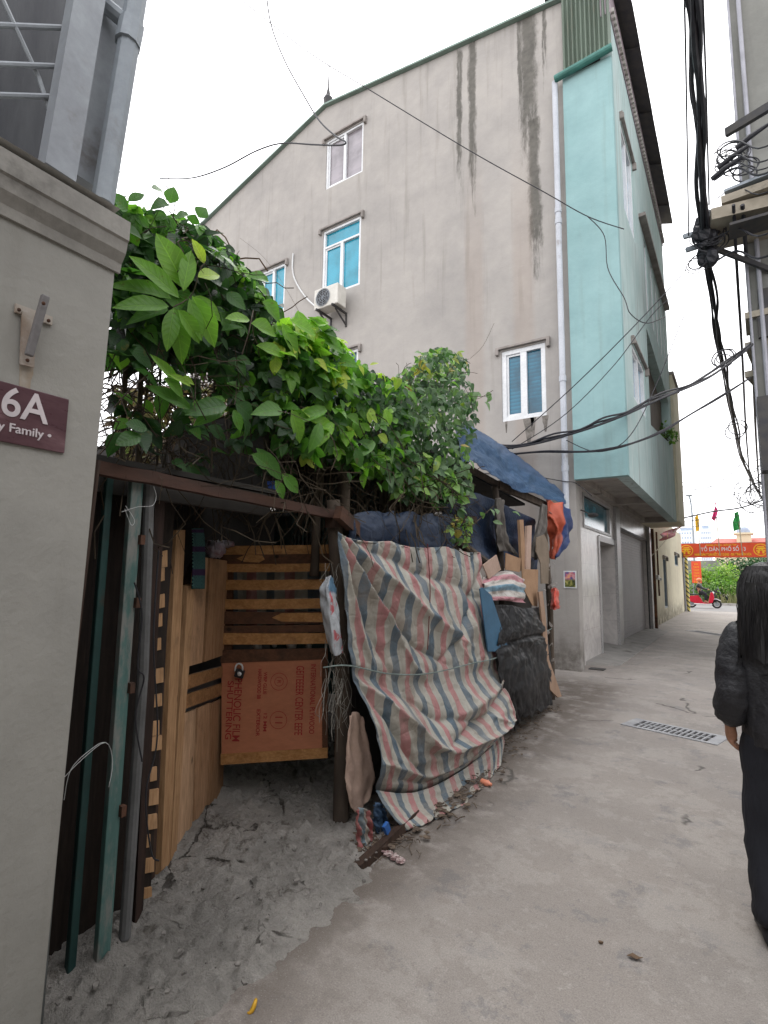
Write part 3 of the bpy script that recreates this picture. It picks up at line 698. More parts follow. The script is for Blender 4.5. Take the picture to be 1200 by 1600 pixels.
b.build('plate', mat('maroon plate', (.07, .03, .038), (.11, .055, .062), 3, .3, .1, 30, stretch=(1, 1, 4), dirt=(.19, .11, .12), dl=.55), pl, bevel=.002)
def text(s, mat_, parent, name, loc, xdir, up, h, ext=.002, align='CENTER', fitw=None, bold=0):
    cu = bpy.data.curves.new(name, 'FONT'); cu.body = s; cu.align_x = align; cu.align_y = 'CENTER'; cu.size = h / .72; cu.extrude = ext / 2; cu.offset = bold
    to = bpy.data.objects.new('tmp', cu); COL.objects.link(to); bpy.context.view_layer.update()
    me = bpy.data.meshes.new_from_object(to.evaluated_get(bpy.context.evaluated_depsgraph_get())); bpy.data.objects.remove(to)
    xd = Vector(xdir).normalized(); ud = Vector(up).normalized(); nd = xd.cross(ud)
    xs = [v.co.x for v in me.vertices]; wd = max(xs) - min(xs); f = (fitw / wd) if fitw else 1
    o0 = WPOS[parent.name]; loc = Vector(loc)
    for v in me.vertices: c = v.co.copy(); v.co = loc + xd * (c.x * f) + ud * c.y + nd * c.z - o0
    me.materials.clear(); me.materials.append(mat_)
    o = bpy.data.objects.new(name, me); COL.objects.link(o); o.parent = parent; WPOS[o.name] = o0.copy(); return o
m_let = mat('plate lettering', (.62, .55, .56), (.5, .45, .46), 5, .5, .0)
yc = PX(38, 650, PXL).y; hz = zb - za
text('6A', m_let, pl, 'number', (PXL + .008, PX(36, 645, PXL).y, za + hz * .66), (0, 1, 0), (0, 0, 1), hz * .5, bold=.0012, fitw=abs(PX(76, 645, PXL).y - PX(1, 645, PXL).y))
text('• My Family •', m_let, pl, 'motto', (PXL + .008, PX(22, 678, PXL).y, za + hz * .25), (0, 1, 0), (0, 0, 1), hz * .15, fitw=abs(PX(74, 676, PXL).y - PX(-60, 676, PXL).y) * .9, bold=.0004)

# ================================================================== THE GAP: rusty pipe, dark boards, green steel posts, plastic pipe
m_green = mat('chipped turquoise paint', (.08, .165, .15), (.055, .11, .1), 5, .6, .3, 50, stretch=(1, 1, .3), dirt=(.2, .2, .185), dl=.45, dsc=9)
m_dkgreen = mat('dark green steel', (.02, .06, .055), (.015, .04, .037), 5, .55, .2, 50, dirt=(.06, .04, .03), dl=.55, dsc=6)
m_dkwood = wood('dark wet wood', (.06, .035, .025), (.032, .02, .015), 'z')
o = MB().tube([(-1.66, .79, 0), (-1.66, .86, 1.85)], .014, 8).build('pipe', m_dkwood); tag(o, 'thin dark pipe standing behind the edge of the pale wall', 'pipe')
b = MB(); b.beam((-2.3, .78, 0), (-2.3, .8, 2.3), .3, .03, side=(1, .3, 0)); b.beam((-2.62, .84, 0), (-2.62, .86, 2.3), .26, .03, side=(1, .3, 0)); b.beam((-1.95, .8, .0), (-1.95, .8, 2.2), .26, .025, side=(1, .2, 0))
b.box(-2.34, -2.31, .9, 1.6, 0, 1.93); b.box(-2.3, -2.275, .83, 1.2, 0, 1.9)  # added panels stand in for the gap's black interior
o = b.build('board_screen', wood('gap-dark wood', (.028, .019, .015), (.015, .011, .009), 'z')); tag(o, 'dark upright boards filling the gap next to the pale wall', 'board screen')  # darkness of the gap put into the wood colour
b = MB(); p = PX(133, 800, -1.95); q = PX(122, 1540, -1.95)
b.beam((-1.97, p.y - .02, .0), (-1.97, p.y - .02, 1.95), .05, .03, side=(0, 1, 0))
o = b.build('channel_post', mat('dull steel channel', (.11, .12, .115), (.07, .07, .065), 6, .5, .2, 40, dirt=(.1, .055, .04), dl=.54)); tag(o, 'narrow dull steel channel post left of the turquoise post', 'post')
y_ = PX(152, 1100, -2.1).y
o = MB().box(-2.17, -2.14, y_ - .01, y_ + .02, 0, 1.95).build('gate_frame', m_dkgreen, bevel=.004); tag(o, 'dark green steel frame upright behind the turquoise post', 'frame')
gp = thing('turquoise_post', 'chipped turquoise steel gate post with hinge lugs', 'post', (-2.1, 1.26, 0))
ya, yb = PX(176, 1100, -2.08).y, PX(203, 1100, -2.08).y
ya = yb - .06
b = MB(); b.box(-2.11, -2.08, ya, yb - .014, 0, 1.92); b.box(-2.11, -2.092, yb - .0139, yb, 0, 1.92); b.build('post', m_green, gp, bevel=.003)
for z in (.55, 1.02, 1.36, 1.62):
    MB().box(-2.09, -2.065, yb - .012, yb + .008, z, z + .04).build('lug', m_rust, gp)
y2 = PX(222, 1100, -2.12).y
b = MB(); b.tube([(-2.13, PX(215, 1300, -2.12).y - .02, .05), (-2.13, y2, 1.1), (-2.13, PX(232, 800, -2.12).y, 1.92)], .023, 10)
o = b.build('plastic_pipe', mat('dirty white pipe', (.15, .15, .15), (.09, .09, .09), 4, .6, .2, 50, dirt=(.1, .09, .08), dl=.55)); tag(o, 'dirty white plastic pipe between turquoise post and dark timber', 'pipe')
b = MB(); a_, c_ = PX(215, 1410, -2.2), PX(246, 770, -2.2)
b.beam((-2.2, a_.y, -.02), (-2.2, c_.y, 1.92), .04, .05, side=(0, 1, 0), jit=.006)
o = b.build('timber_post', wood('dark brown timber', (.04, .022, .017), (.02, .013, .011), 'z')); tag(o, 'dark brown timber post beside the dirty white pipe', 'post')
# wires tied round the posts
b = MB()
for (pts, X) in (([(100, 1215), (130, 1185), (165, 1160), (176, 1190), (170, 1230)], -2.0), ([(165, 1160), (150, 1165), (112, 1200), (100, 1250)], -2.0), ([(190, 800), (215, 792), (238, 790), (244, 775), (240, 760)], -2.05), ([(195, 795), (205, 820), (210, 812), (196, 790)], -2.05)):
    b.tube(curve([PX(*p, X) for p in pts], 16), .0011, 5)
o = b.build('tie_wire', m_whitem); tag(o, 'pale wire ties knotted round the turquoise post', 'wire')
b = MB()
for pts in ([(210, 910), (222, 960), (215, 1040), (225, 1060), (212, 1120), (222, 1190)], [(248, 860), (240, 1000), (246, 1150), (228, 1240), (236, 1330), (248, 1345)]):
    b.tube(curve([PX(*p, -2.05) for p in pts], 30), .0035, 5)
o = b.build('loose_cable', m_cable); tag(o, 'thin black cable dangling along the timber post', 'cable')

# ================================================================== GATEWAY
m_pine = wood('pale pallet pine', (.46, .28, .15), (.33, .19, .095), 'z')
m_pineh = wood('pallet pine cross board', (.36, .19, .085), (.24, .12, .05), 'x')
m_ply2 = wood('brown ply board', (.42, .245, .135), (.3, .165, .085), 'z')
m_ply3 = wood('pale ply board', (.58, .38, .24), (.44, .275, .16), 'z')
m_ply = wood('weathered ply board', (.52, .32, .19), (.4, .23, .125), 'z')
bm_ = thing('lintel_beam', 'long rusty brown beam spanning above the wooden gate', 'beam', (-2.12, 1.9, 1.9))
b = MB(); A, B_ = PX(148, 722, -2.05), PX(540, 803, -2.1)
n = 14; prev = None
for i in range(n):
    t0, t1 = i / n, (i + 1) / n
    b.beam(lerp(A, B_, t0) - V(0, 0, .02 + .006 * nz(i * .7, 0)), lerp(A, B_, t1) - V(0, 0, .02 + .006 * nz(i * .7 + .7, 0)), .045, .052 + .01 * nz(i, 3), side=(1, 0, 0))
b.build('beam', mat('rust brown beam', (.085, .042, .03), (.045, .026, .02), 8, .85, .5, 60, stretch=(1, .25, 1), dirt=(.03, .022, .018), dl=.54, dsc=6), bm_)
# open plank leaf: two ground points give its upright plane
DA, DB = (-2.44, 1.70), (-3.0, 2.62)
dd = Vector((DB[0] - DA[0], DB[1] - DA[1], 0)).normalized(); dn = Vector((dd.y, -dd.x, 0))
if dn.x < 0: dn = -dn
leaf = thing('plank_gate', 'open gate leaf of upright pale pallet planks with two cross slats', 'gate', (DA[0], DA[1], 0))
def dquad(b, pts, off, th, ):
    ps = [PV(*p, DA, DB) + dn * off for p in pts]; b.prism(ps, -dn * th); return b
for nm, pts, off in (('plank', [(307, 868), (325, 872), (316, 1035), (292, 1042), (296, 960)], .0), ('plank', [(327, 872), (365, 878), (358, 1020), (318, 1034)], .006),
                     ('plank', [(277, 1120), (306, 1108), (300, 1290), (264, 1338)], .0), ('plank', [(308, 1107), (328, 1098), (322, 1270), (302, 1288)], .005), ('plank', [(330, 1100), (352, 1088), (348, 1243), (324, 1268)], .001)):
    _k = len(leaf.children); dquad(MB(), pts, off, .016).build(nm, [m_ply, m_ply2, m_ply3][_k % 3], leaf)
for pts in ([(283, 1058), (350, 1040), (350, 1056), (281, 1080)], [(281, 1088), (350, 1066), (350, 1084), (279, 1110)]):
    dquad(MB(), pts, .012, .018).build('slat', m_pineh, leaf)
for pts in ([(267, 828), (281, 828), (268, 1100), (256, 1362), (242, 1366), (254, 1090)], [(285, 915), (296, 912), (288, 1035), (282, 1100), (266, 1348), (257, 1358), (271, 1110), (278, 1035)]):
    dquad(MB(), pts, .03, .035).build('upright', m_pine, leaf)
dquad(MB(), [(285, 925), (306, 875), (300, 1040), (280, 1330), (270, 1340)], -.02, .01).build('backing_board', m_dkwood, leaf)
dquad(MB(), [(282, 1060), (352, 1040), (352, 1100), (279, 1120)], -.02, .008).build('backing_sheet', mat('grey backing', (.13, .13, .135), (.08, .08, .085), 4, .8), leaf)
# stacked pallet side, seen by its sawn ends
pal = thing('pallet_side', 'narrow upright pallet with sawn board ends left of the plank gate', 'pallet', (-2.4, 1.6, 0))
b = MB(); X = -2.3
for i in range(15):
    py = 855 + i * 38 + random.uniform(-8, 8); t = (py - 855) / 530
    x0 = lerp(249, 222, t) + random.uniform(-3, 3); wd = lerp(15, 15, t) + random.uniform(-4, 3); h = random.uniform(16, 26)
    p = [PX(x0, py, X), PX(x0 + wd, py - 3, X), PX(x0 + wd, py + h - 3, X), PX(x0, py + h, X)]
    b2 = MB(); b2.prism(p, V(-.08, 0, 0)); b2.build('board_end', m_pine, pal)
b = MB(); b.prism([PX(250, 840, X - .05), PX(268, 840, X - .05), PX(242, 1370, X - .05), PX(218, 1395, X - .05)], V(-.05, 0, 0)); b.build('rail', m_dkwood, pal)
# closed leaf hanging on the pole: slats above, printed plywood below
GA, GB = (-2.86, 2.41), (-2.2, 2.85)
gd = Vector((GB[0] - GA[0], GB[1] - GA[1], 0)).normalized(); gn = Vector((gd.y, -gd.x, 0))
sg = thing('slatted_gate', 'closed gate with horizontal pallet slats above a red printed plywood sheet', 'gate', (GA[0], GA[1], 0))
def gquad(b, pts, off, th): ps = [PV(*p, GA, GB) + gn * off for p in pts]; return b.prism(ps, -gn * th)
m_slat = wood('orange pine slat', (.47, .25, .1), (.32, .155, .055), 'x')
m_slatd = wood('dark pine slat', (.12, .055, .03), (.07, .035, .02), 'x')
for i, (y0, y1, dk) in enumerate(((852, 866, 0), (866, 880, 1), (881, 893, 0), (906, 921, 0), (936, 951, 0), (957, 974, 1), (977, 988, 1), (990, 1006, 0))):
    j = random.uniform(-2, 2)
    gquad(MB(), [(345, y0 + j), (425, y0 + j * .3), (512, y0 - 1), (530, y0 - 1), (530, y1 - 1), (430, y1 + 1), (345, y1 + 1)], .0 + .003 * (i % 2), .018).build('slat', m_slatd if dk else m_slat, sg)
gquad(MB(), [(425, 965), (440, 958), (528, 957), (528, 972), (440, 971)], .008, .006).build('bark_strip', m_slat, sg)
gquad(MB(), [(370, 873), (385, 866), (410, 868), (414, 874), (405, 879), (382, 878)], .008, .006).build('bark_strip', m_slat, sg)
gquad(MB(), [(345, 1016), (512, 1013), (512, 1030), (345, 1036)], .004, .03).build('rail', m_slatd, sg)
gquad(MB(), [(345, 1178), (512, 1168), (512, 1184), (345, 1195)], .004, .03).build('rail', m_slat, sg)
gquad(MB(), [(350, 850), (362, 850), (360, 1190), (346, 1190)], -.022, .03).build('stile', m_slatd, sg)
gquad(MB(), [(503, 1020), (512, 1020), (512, 1184), (503, 1184)], -.0, .02).build('stile', m_slatd, sg)
ply = gquad(MB(), [(346, 1034), (504, 1028), (504, 1170), (346, 1178)], .0, .01).build('plywood_sheet', mat('reddish shuttering plywood', (.46, .18, .095), (.36, .135, .07), 4, .6, .1, 60, stretch=(.4, .4, 1), dirt=(.1, .045, .03), dl=.6), sg)
m_print = mat('faded red print', (.33, .025, .025), (.28, .035, .03), 20, .7, 0)
def gp_(px, py, off=.0012): return PV(px, py, GA, GB) + gn * off
for s, px, py0, py1, h in (('GEITEEEER CENTER EEFE', 467, 1040, 1148, .052), ('INTERNATIONAL PLYWOOD', 488, 1037, 1146, .034), ('WBP GLUE', 414, 1050, 1085, .022), ('HARDWOOD BB', 405, 1045, 1092, .024), ('12 MM', 414, 1114, 1142, .022), ('EXTERIOR', 403, 1108, 1150, .024), ('PHENOLIC FILM', 370, 1060, 1158, .05), ('SHUTTERING', 358, 1064, 1155, .04)):
    c = gp_(px, (py0 + py1) / 2); L = (gp_(px, py0) - gp_(px, py1)).length
    text(s, m_print, ply, 'printed_text', c, (0, 0, -1), gd, h, .001, fitw=L, bold=.0006)
def ring(b, c, r, th):
    for k_ in range(28):
        a0_, a1_ = k_ * math.pi / 14, (k_ + 1) * math.pi / 14
        q = [c + gd * (rr * math.cos(a)) + V(0, 0, rr * math.sin(a)) for rr, a in ((r, a0_), (r, a1_), (r - th, a1_), (r - th, a0_))]
        b.prism(q, gn * .001)
b = MB(); ring(b, gp_(436, 1065), .056, .003); ring(b, gp_(436, 1065), .03, .003); ring(b, gp_(435, 1125), .056, .003); b.build('printed_ring', m_print, ply)
text('R', m_print, ply, 'printed_text', gp_(436, 1065), (0, 0, -1), gd, .026, .001); text('11', m_print, ply, 'printed_text', gp_(435, 1125), (0, 0, -1), gd, .05, .001)
# padlock
pk = thing('padlock', 'white and black padlock hanging on the edge of the plywood gate', 'padlock', gp_(375, 1055, .05))
b = MB(); c = gp_(376, 1048, .045); b.prism([c + gd * x + V(0, 0, z) for x, z in ((-.032, -.03), (.022, -.045), (.036, .005), (-.02, .02))], gn * -.03); b.build('body', m_black, pk, bevel=.004)
b = MB(); b.ball(c + gd * .004 - V(0, 0, .012) + gn * .002, (.02, .008, .014), 10, 6); b.build('cap', m_white, pk, smooth=True)
b = MB(); c2 = c + V(0, 0, .012) - gd * .004 - gn * .015; b.tube([c2 + gd * (-.024 * math.cos(a)) + V(0, 0, .03 * math.sin(a) + (.008 if 0 < a < 3.1 else -.01))for a in [i * math.pi / 10 for i in range(11)]], .0055, 8); b.build('shackle', m_whitem, pk)
# striped cloth seen between the slats
rows = [[PV(px, py, GA, GB) - gn * .12 for px in (352, 400, 450, 512)] for py in (880, 925, 1000)]
o = patch('striped_cloth', rows, 30, 12, tarp_mat('faded striped cloth', SKIP_STOPS, period=2.5), None, lambda u, v: .02 * math.sin(u * 25 + v * 3)); tag(o, 'striped red white and blue cloth glimpsed behind the gate slats', 'cloth')
b = MB()
for px, py, r in ((398, 1012, .03), (452, 1010, .035), (480, 1012, .02), (425, 1010, .018)): b.ball(PV(px, py, GA, GB) - gn * .08, r, 8, 6, lambda d: 1 + .3 * nz(d.x * 3, d.y * 3, d.z * 3))
o = b.build('plastic_scrap', m_whitem, smooth=True); tag(o, 'crumpled pale plastic scraps behind the gate rail', 'plastic scrap')
# knitted scarf and bag on top of the gate
def scarf_m():
    k = NT('knitted scarf'); u, v, _ = k.sep(k.uv())
    a = k.math('SINE', k.math('MULTIPLY', k.math('ADD', v, k.math('ABSOLUTE', k.math('SUBTRACT', k.math('FRACT', k.math('MULTIPLY', u, 3)), .5))), 120))
    c = k.mix(k.mr(a, -.1, .1), (.015, .03, .05), (.09, .2, .17)); c = k.mix(k.mr(k.math('SINE', k.math('MULTIPLY', v, 19)), .6, .8), c, (.05, .03, .07))
    return k.done(c, .95, k.bump(a, .6, .006), 0, .1)
rows = [[PV(px, py, DA, DB) + dn * .05 for px in xs] for py, xs in ((825, (283, 294, 303)), (850, (284, 296, 306)), (885, (284, 295, 307)), (920, (283, 294, 306)))]
o = patch('knitted_scarf', rows, 10, 24, scarf_m(), None, lambda u, v: .012 * math.sin(u * 9 + 1), solid=.008); tag(o, 'dark zigzag knitted scarf hanging over the plank gate', 'scarf')
b = MB(); b.ball(PV(332, 858, DA, DB) + dn * .02, (.06, .06, .05), 20, 14, lambda d: 1 + .35 * fbm(d.x * 3, d.y * 3, d.z * 3)); b.ball(PV(350, 850, DA, DB) + dn * .02, (.05, .05, .025), 16, 10, lambda d: 1 + .35 * fbm(d.x * 3 + 4, d.y * 3, d.z * 3))
o = b.build('plastic_bag', mat('crumpled translucent bag', (.32, .32, .35), (.2, .12, .14), 14, .3, .5, 30), smooth=True); tag(o, 'crumpled grey plastic bag lying on top of the plank gate', 'plastic bag')

# ================================================================== SHACK BODY
shk = thing('shack', 'makeshift shack of poles and sheets along the lane between the two houses', 'shack', (-2.8, 4.5, 0))
m_sheet = mat('dark old sheeting', (.05, .045, .04), (.03, .027, .025), 3, .9, .4, 30)
b = MB(); b.box(-6, -5.9, 1.0, 7.4, 0, 2.48); b.build('back_wall', m_sheet, shk)
b = MB(); b.box(-6, -2.15, .75, 2.15, 1.955, 1.98); b.build('roof_sheet', m_sheet, shk)
b = MB(); b.box(-6, -2.65, 2.3, 4.55, 2.5, 2.53); b.build('roof_sheet', m_sheet, shk)
b = MB(); b.box(-2.2, -2.16, .8, 2.1, 1.83, 1.95); b.build('fascia', m_sheet, shk)  # dark strip added to shut off a skylight gap under the beam
b = MB(); b.box(-6, -2.3, 2.16, 2.2, 1.99, 2.49); b.build('upstand', m_sheet, shk)
b = MB(); b.hexa([V(-6, 4.6, 2.6), V(-2.5, 4.6, 2.75), V(-2.5, 7.4, 2.55), V(-6, 7.4, 2.5), V(-6, 4.6, 2.63), V(-2.5, 4.6, 2.78), V(-2.5, 7.4, 2.58), V(-6, 7.4, 2.53)]); b.build('roof_sheet', m_sheet, shk)
b = MB(); b.box(-2.24, -2.2, 3.0, 6.7, 0, 1.5); b.build('inner_panel', m_sheet, shk)
def pole(pts, r, mt=m_bamboo, nm='pole'):
    q = curve(pts, 14); b = MB(); b.tube(q, [r * (1 + .18 * nz(i * .6, r * 50)) for i in range(len(q))], 9); return b.build(nm, mt, shk, smooth=True)
pt = PX(520, 800, -2.12); pb = PZ(532, 1292)
pole([V(pb.x, pb.y, -.05), V(-2.11, 2.74, .7), V(-2.1, 2.67, 1.3), V(-2.12, 2.6, 1.98)], .048)
pole([V(-2.2, 2.85, -.05), V(-2.21, 2.86, 1.0), V(-2.2, 2.82, 2.2)], .035)
for px in (494, 531, 598, 612): 
    p = PX(px, 800, -2.35); pole([V(-2.35, p.y, 1.5), V(-2.36, p.y + .02, 2.1), V(-2.33, p.y - .02, 2.7)], .03)
q = PX(858, 900, -2.08); pole([V(-2.05, q.y - .1, 0), V(-2.08, q.y, 1.2), V(-2.12, q.y - .1, 2.4)], .04)
q = PX(783, 800, -2.12); pole([V(-2.12, q.y, 1.2), V(-2.12, q.y - .05, 2.0), V(-2.15, q.y - .1, 2.5)], .035)
q = PX(712, 800, -2.2); pole([V(-2.2, q.y, 1.2), V(-2.2, q.y, 2.5)], .035)
b = MB(); b.beam(PX(515, 815, -2.1), PX(740, 812, -2.15), .07, .07, side=(1, 0, 0), jit=.005); b.build('rail', m_dkwood, shk)
b = MB(); b.beam(PX(725, 728, -2.15), PX(778, 757, -2.15), .05, .05, side=(1, 0, 0)); b.beam(PX(778, 757, -2.14), PX(858, 792, -2.12), .05, .09, side=(1, 0, 0)); b.build('eave_beam', m_bamboo, shk)
b = MB(); b.tube([PX(700, 835, -2.12), PX(768, 885, -2.05)], .04, 8); b.build('brace', m_bamboo, shk)
b = MB(); b.beam(PX(528, 800, -2.0), PX(560, 830, -2.05), .05, .08, side=(1, 0, 0)); b.build('stub', m_rust, shk)
# green louvred door inside
gl = thing('louvred_door', 'green louvred metal door panel inside the dark shack', 'door', (-3.2, 4.4, 0))
lx0, lx1 = PY(428, 800, 4.4).x, PY(640, 800, 4.4).x; lt = PY(430, 757, 4.4).z
b = MB(); b.box(lx0, lx1, 4.42, 4.46, .3, lt); b.build('panel', m_dkgreen, gl)
b = MB(); n = 26
for i in range(n): x = lerp(lx0 + .34, lx1, i / n); b.box(x, x + (lx1 - lx0) / n * .45, 4.39, 4.419, 1.55, lt - .09)
b.box(lx0 + .3, lx1, 4.385, 4.419, lt - .089, lt - .04); b.box(lx0 + .3, lx0 + .33, 4.385, 4.419, .4, lt - .089); b.build('louvre', m_green, gl)
b = MB(); b.box(lx0 + .02, lx0 + .26, 4.40, 4.419, lt - .38, lt - .1); b.build('vent_cover', m_grey, gl)
b = MB(); b.tube([PY(520, 762, 4.3), PY(545, 758, 4.3), PY(565, 750, 4.3)], .01, 6)
o = patch('blue_scrap', [[PX(x, y, -2.4) for x in (410, 422, 432)] for y in (752, 760, 766)], 8, 8, tarp_mat('bright blue scrap', col=(.03, .09, .4)), None, lambda u, v: .02 * nz(u * 5, v * 5)); tag(o, 'small bright blue plastic scrap hanging over the beam', 'plastic scrap')

# ================================================================== TARPAULINS AND CLUTTER ON THE SHACK FRONT
m_stripe = tarp_mat('striped red white blue tarpaulin', SKIP_STOPS, period=7.8, rough=.42, dirt=.6)
CREASE = [((0, 0), (.80, .40), .034, .05), ((0, 0), (.62, .50), -.03, .045), ((0, 0), (.45, .52), .032, .04), ((0, 0), (.26, .52), -.022, .035), ((.03, 0), (.95, .22), -.026, .045), ((0, .02), (.14, .5), .02, .03),
          ((.72, .0), (.9, .5), .018, .04), ((.5, .08), (.78, .5), .016, .03), ((1, .1), (.55, .5), -.02, .035), ((.35, 0), (.6, .34), .014, .03), ((.9, 0), (1, .5), -.02, .03),
          ((0, .53), (.5, .80), .03, .05), ((0, .53), (.35, .97), -.026, .05), ((1, .62), (.35, .78), -.03, .045), ((1, .9), (.3, .72), .03, .05), ((1, .93), (.12, .93), -.032, .04), ((1, .97), (.0, .86), .022, .035), ((.2, .55), (.75, .72), -.022, .035), ((1, .58), (.5, .66), .02, .03), ((.62, .55), (.98, .88), .014, .03)]
def crease(u, v):
    d = 0
    for (a, c, amp, w_) in CREASE:
        dx, dy = c[0] - a[0], c[1] - a[1]; L2 = dx * dx + dy * dy; t = ((u - a[0]) * dx + (v - a[1]) * dy) / L2; tt = min(1, max(0, t))
        q = math.hypot(u - a[0] - dx * tt, (v - a[1] - dy * tt)); d += amp * math.exp(-q / (w_ * .55)) * (.35 + .65 * math.sin(math.pi * min(1, max(0, tt * .9 + .08))))
    return d
def folds(u, v):
    # pull lines from the upper left corner, pinch at the rope, a sagging belly below it
    uu, vv = u + .025 * fbm(u * 4, v * 4, 1), v + .025 * fbm(u * 4, v * 4, 5)
    d = 2.3 * crease(uu, vv) * (1 - max(0, (v - .9) / .1) * .7)
    d -= .04 * math.exp(-((v - .53) / .03) ** 2) * (.7 + .3 * math.sin(u * 17 + 2 * nz(u * 6, 0)))
    bl = max(0, (v - .56) / .44)
    d += .085 * math.sin(min(1, bl) * math.pi) ** .8
    d += .009 * (abs(fbm(u * 7 + v * 3, v * 5, 8)) * 3 - 1) + .010 * (1 - 2 * abs(nz(u * 13, v * 11, 2))) + .002 * fbm(u * 42, v * 38, 6)
    d += .006 * (1 - 2 * abs(nz(uu * 26 - vv * 8, vv * 6 + uu * 8, 4)))
    return (d + .02) * (1 - .75 * max(0, (v - .86) / .14) ** 2)
def eg(u, v):
    q = V(0, 0, 0)
    if v < .02: q.z += -.02 * abs(math.sin(u * 9)) 
    if u < .02: q.y += .03 * nz(v * 6, 2)
    if u > .98: q.y += .05 * nz(v * 9, 5)
    return q
rows = [[((520, 832), -2.02), ((578, 843), -2.02), ((640, 851), -2.0), ((700, 856), -2.0), ((746, 862), -1.98)],
        [((528, 905), -2.0), ((588, 912), -1.98), ((650, 918), -1.96), ((710, 915), -1.95), ((752, 915), -1.95)],
        [((537, 980), -1.99), ((600, 990), -1.96), ((662, 995), -1.93), ((720, 985), -1.92), ((760, 975), -1.92)],
        [((546, 1040), -1.99), ((610, 1054), -1.95), ((672, 1052), -1.92), ((730, 1042), -1.9), ((771, 1030), -1.9)],
        [((560, 1110), -1.97), ((622, 1130), -1.92), ((688, 1135), -1.89), ((745, 1110), -1.87), ((782, 1085), -1.87)],
        [((572, 1180), -1.95), ((636, 1192), -1.90), ((700, 1180), -1.87), ((753, 1148), -1.85), ((788, 1120), -1.85)],
        [((586, 1236), -1.93), ((648, 1238), -1.87), ((710, 1210), -1.84), ((763, 1168), -1.83), ((790, 1132), -1.83)]]
o = patch('striped_tarp', [[PX(*p, x) for p, x in r] for r in rows], 170, 150, m_stripe, None, folds, .003, edge=eg)
tag(o, 'large striped red cream and blue tarpaulin tied across the shack front', 'tarpaulin')
rows = [[((586, 1236), -1.88), ((650, 1238), -1.83), ((712, 1210), -1.81), ((764, 1170), -1.81), ((784, 1142), -1.82)],
        [((604, 1266), -1.80), ((658, 1262), -1.765), ((720, 1234), -1.75), ((768, 1192), -1.74), ((788, 1160), -1.76)]]
last = [(632, 1298), (676, 1282), (730, 1250), (768, 1214), (784, 1188)]
rr = [[PX(*p, x) for p, x in r] for r in rows] + [[PZ(*p, .012) for p in last]]
o = patch('tarp_hem', rr, 90, 24, m_stripe, None, lambda u, v: .008 * fbm(u * 12, v * 5, 3) + .01 * math.sin(u * 30) * v + .004, .003, edge=lambda u, v: V(.02 * nz(u * 20, 3) if v > .97 else 0, 0, 0))
tag(o, 'striped tarpaulin flap lying along the ground under the big tarpaulin', 'tarpaulin')
# rope
b = MB(); b.tube(curve([PX(505, 1043, -2.02), PX(545, 1040, -1.96), PX(610, 1053, -1.9), PX(672, 1052, -1.87), PX(740, 1036, -1.85), PX(775, 1028, -1.83), PX(815, 1010, -1.88), PX(862, 982, -2.0)], 60), .0045, 6)
o = b.build('rope', mat('grey green twine', (.2, .25, .23), (.14, .17, .16), 40, .8, .3, 90)); tag(o, 'grey green rope tied round the striped tarpaulin and black plastic', 'rope')
b = MB(); b.tube(curve([PX(668, 850, -1.96), PX(672, 920, -1.9), PX(670, 975, -1.86), PX(668, 1015, -1.86)], 20), .0035, 5)
o = b.build('cord', mat('dark red cord', (.13, .02, .02), (.08, .015, .015), 20, .8, .2, 50)); tag(o, 'thin dark red cord hanging down the striped tarpaulin', 'cord')
m_blue = tarp_mat('faded blue tarpaulin', col=(.012, .038, .09), rough=.45, wr=.6, dirt=.2)
m_navy = tarp_mat('dark navy tarpaulin', col=(.008, .018, .042), rough=.5, dirt=.3)
rows = [[PX(x, y, -2.06) for x, y in ((541, 806), (590, 800), (650, 802), (706, 806))], [PX(x, y, -2.02) for x, y in ((548, 822), (595, 820), (655, 822), (706, 826))], [PX(x, y, -2.04) for x, y in ((545, 850), (595, 852), (655, 858), (708, 862))]]
o = patch('navy_sheet', rows, 60, 20, m_navy, None, lambda u, v: .022 * math.sin(u * 34 + 5 * nz(u * 4, v)) + .01 * fbm(u * 9, v * 4)); tag(o, 'dark navy plastic sheet bunched along the rail above the striped tarpaulin', 'plastic sheet')
# blue roof tarpaulin
up = [(712, 672), (733, 674), (773, 697), (810, 721), (850, 748), (881, 770)]
lo = [(722, 720), (742, 724), (777, 747), (810, 767), (843, 774), (884, 788)]
rows = [[PX(x, y, -3.4) + V(0, 0, .1) for x, y in up], [PX(x, y, -2.5) for x, y in up], [PX(lerp(a[0], c[0], .5), lerp(a[1], c[1], .5), -2.2) for a, c in zip(up, lo)], [PX(x, y, -2.02) for x, y in lo]]
o = patch('blue_roof_tarp', rows, 90, 50, m_blue, None, lambda u, v: .03 * fbm(u * 9, v * 4, 1) + .012 * fbm(u * 30, v * 14, 3), .003, edge=lambda u, v: V(0, 0, .03 * nz(u * 11, 4) if v > .96 else 0)); tag(o, 'faded blue tarpaulin roof sloping over the end of the shack', 'tarpaulin')
rows = [[PX(x, y, -2.12) for x, y in ((692, 790), (740, 770), (790, 790), (836, 812))], [PX(x, y, -2.18) for x, y in ((698, 830), (740, 830), (790, 840), (838, 850))], [PX(x, y, -2.12) for x, y in ((735, 862), (760, 880), (800, 890), (840, 890))]]
o = patch('inner_blue_sheet', rows, 50, 30, m_navy, None, lambda u, v: .03 * fbm(u * 6, v * 4, 2) + .012 * math.sin(u * 22 + v * 8)); tag(o, 'dark blue sheet closing the shack below the blue roof tarpaulin', 'tarpaulin')
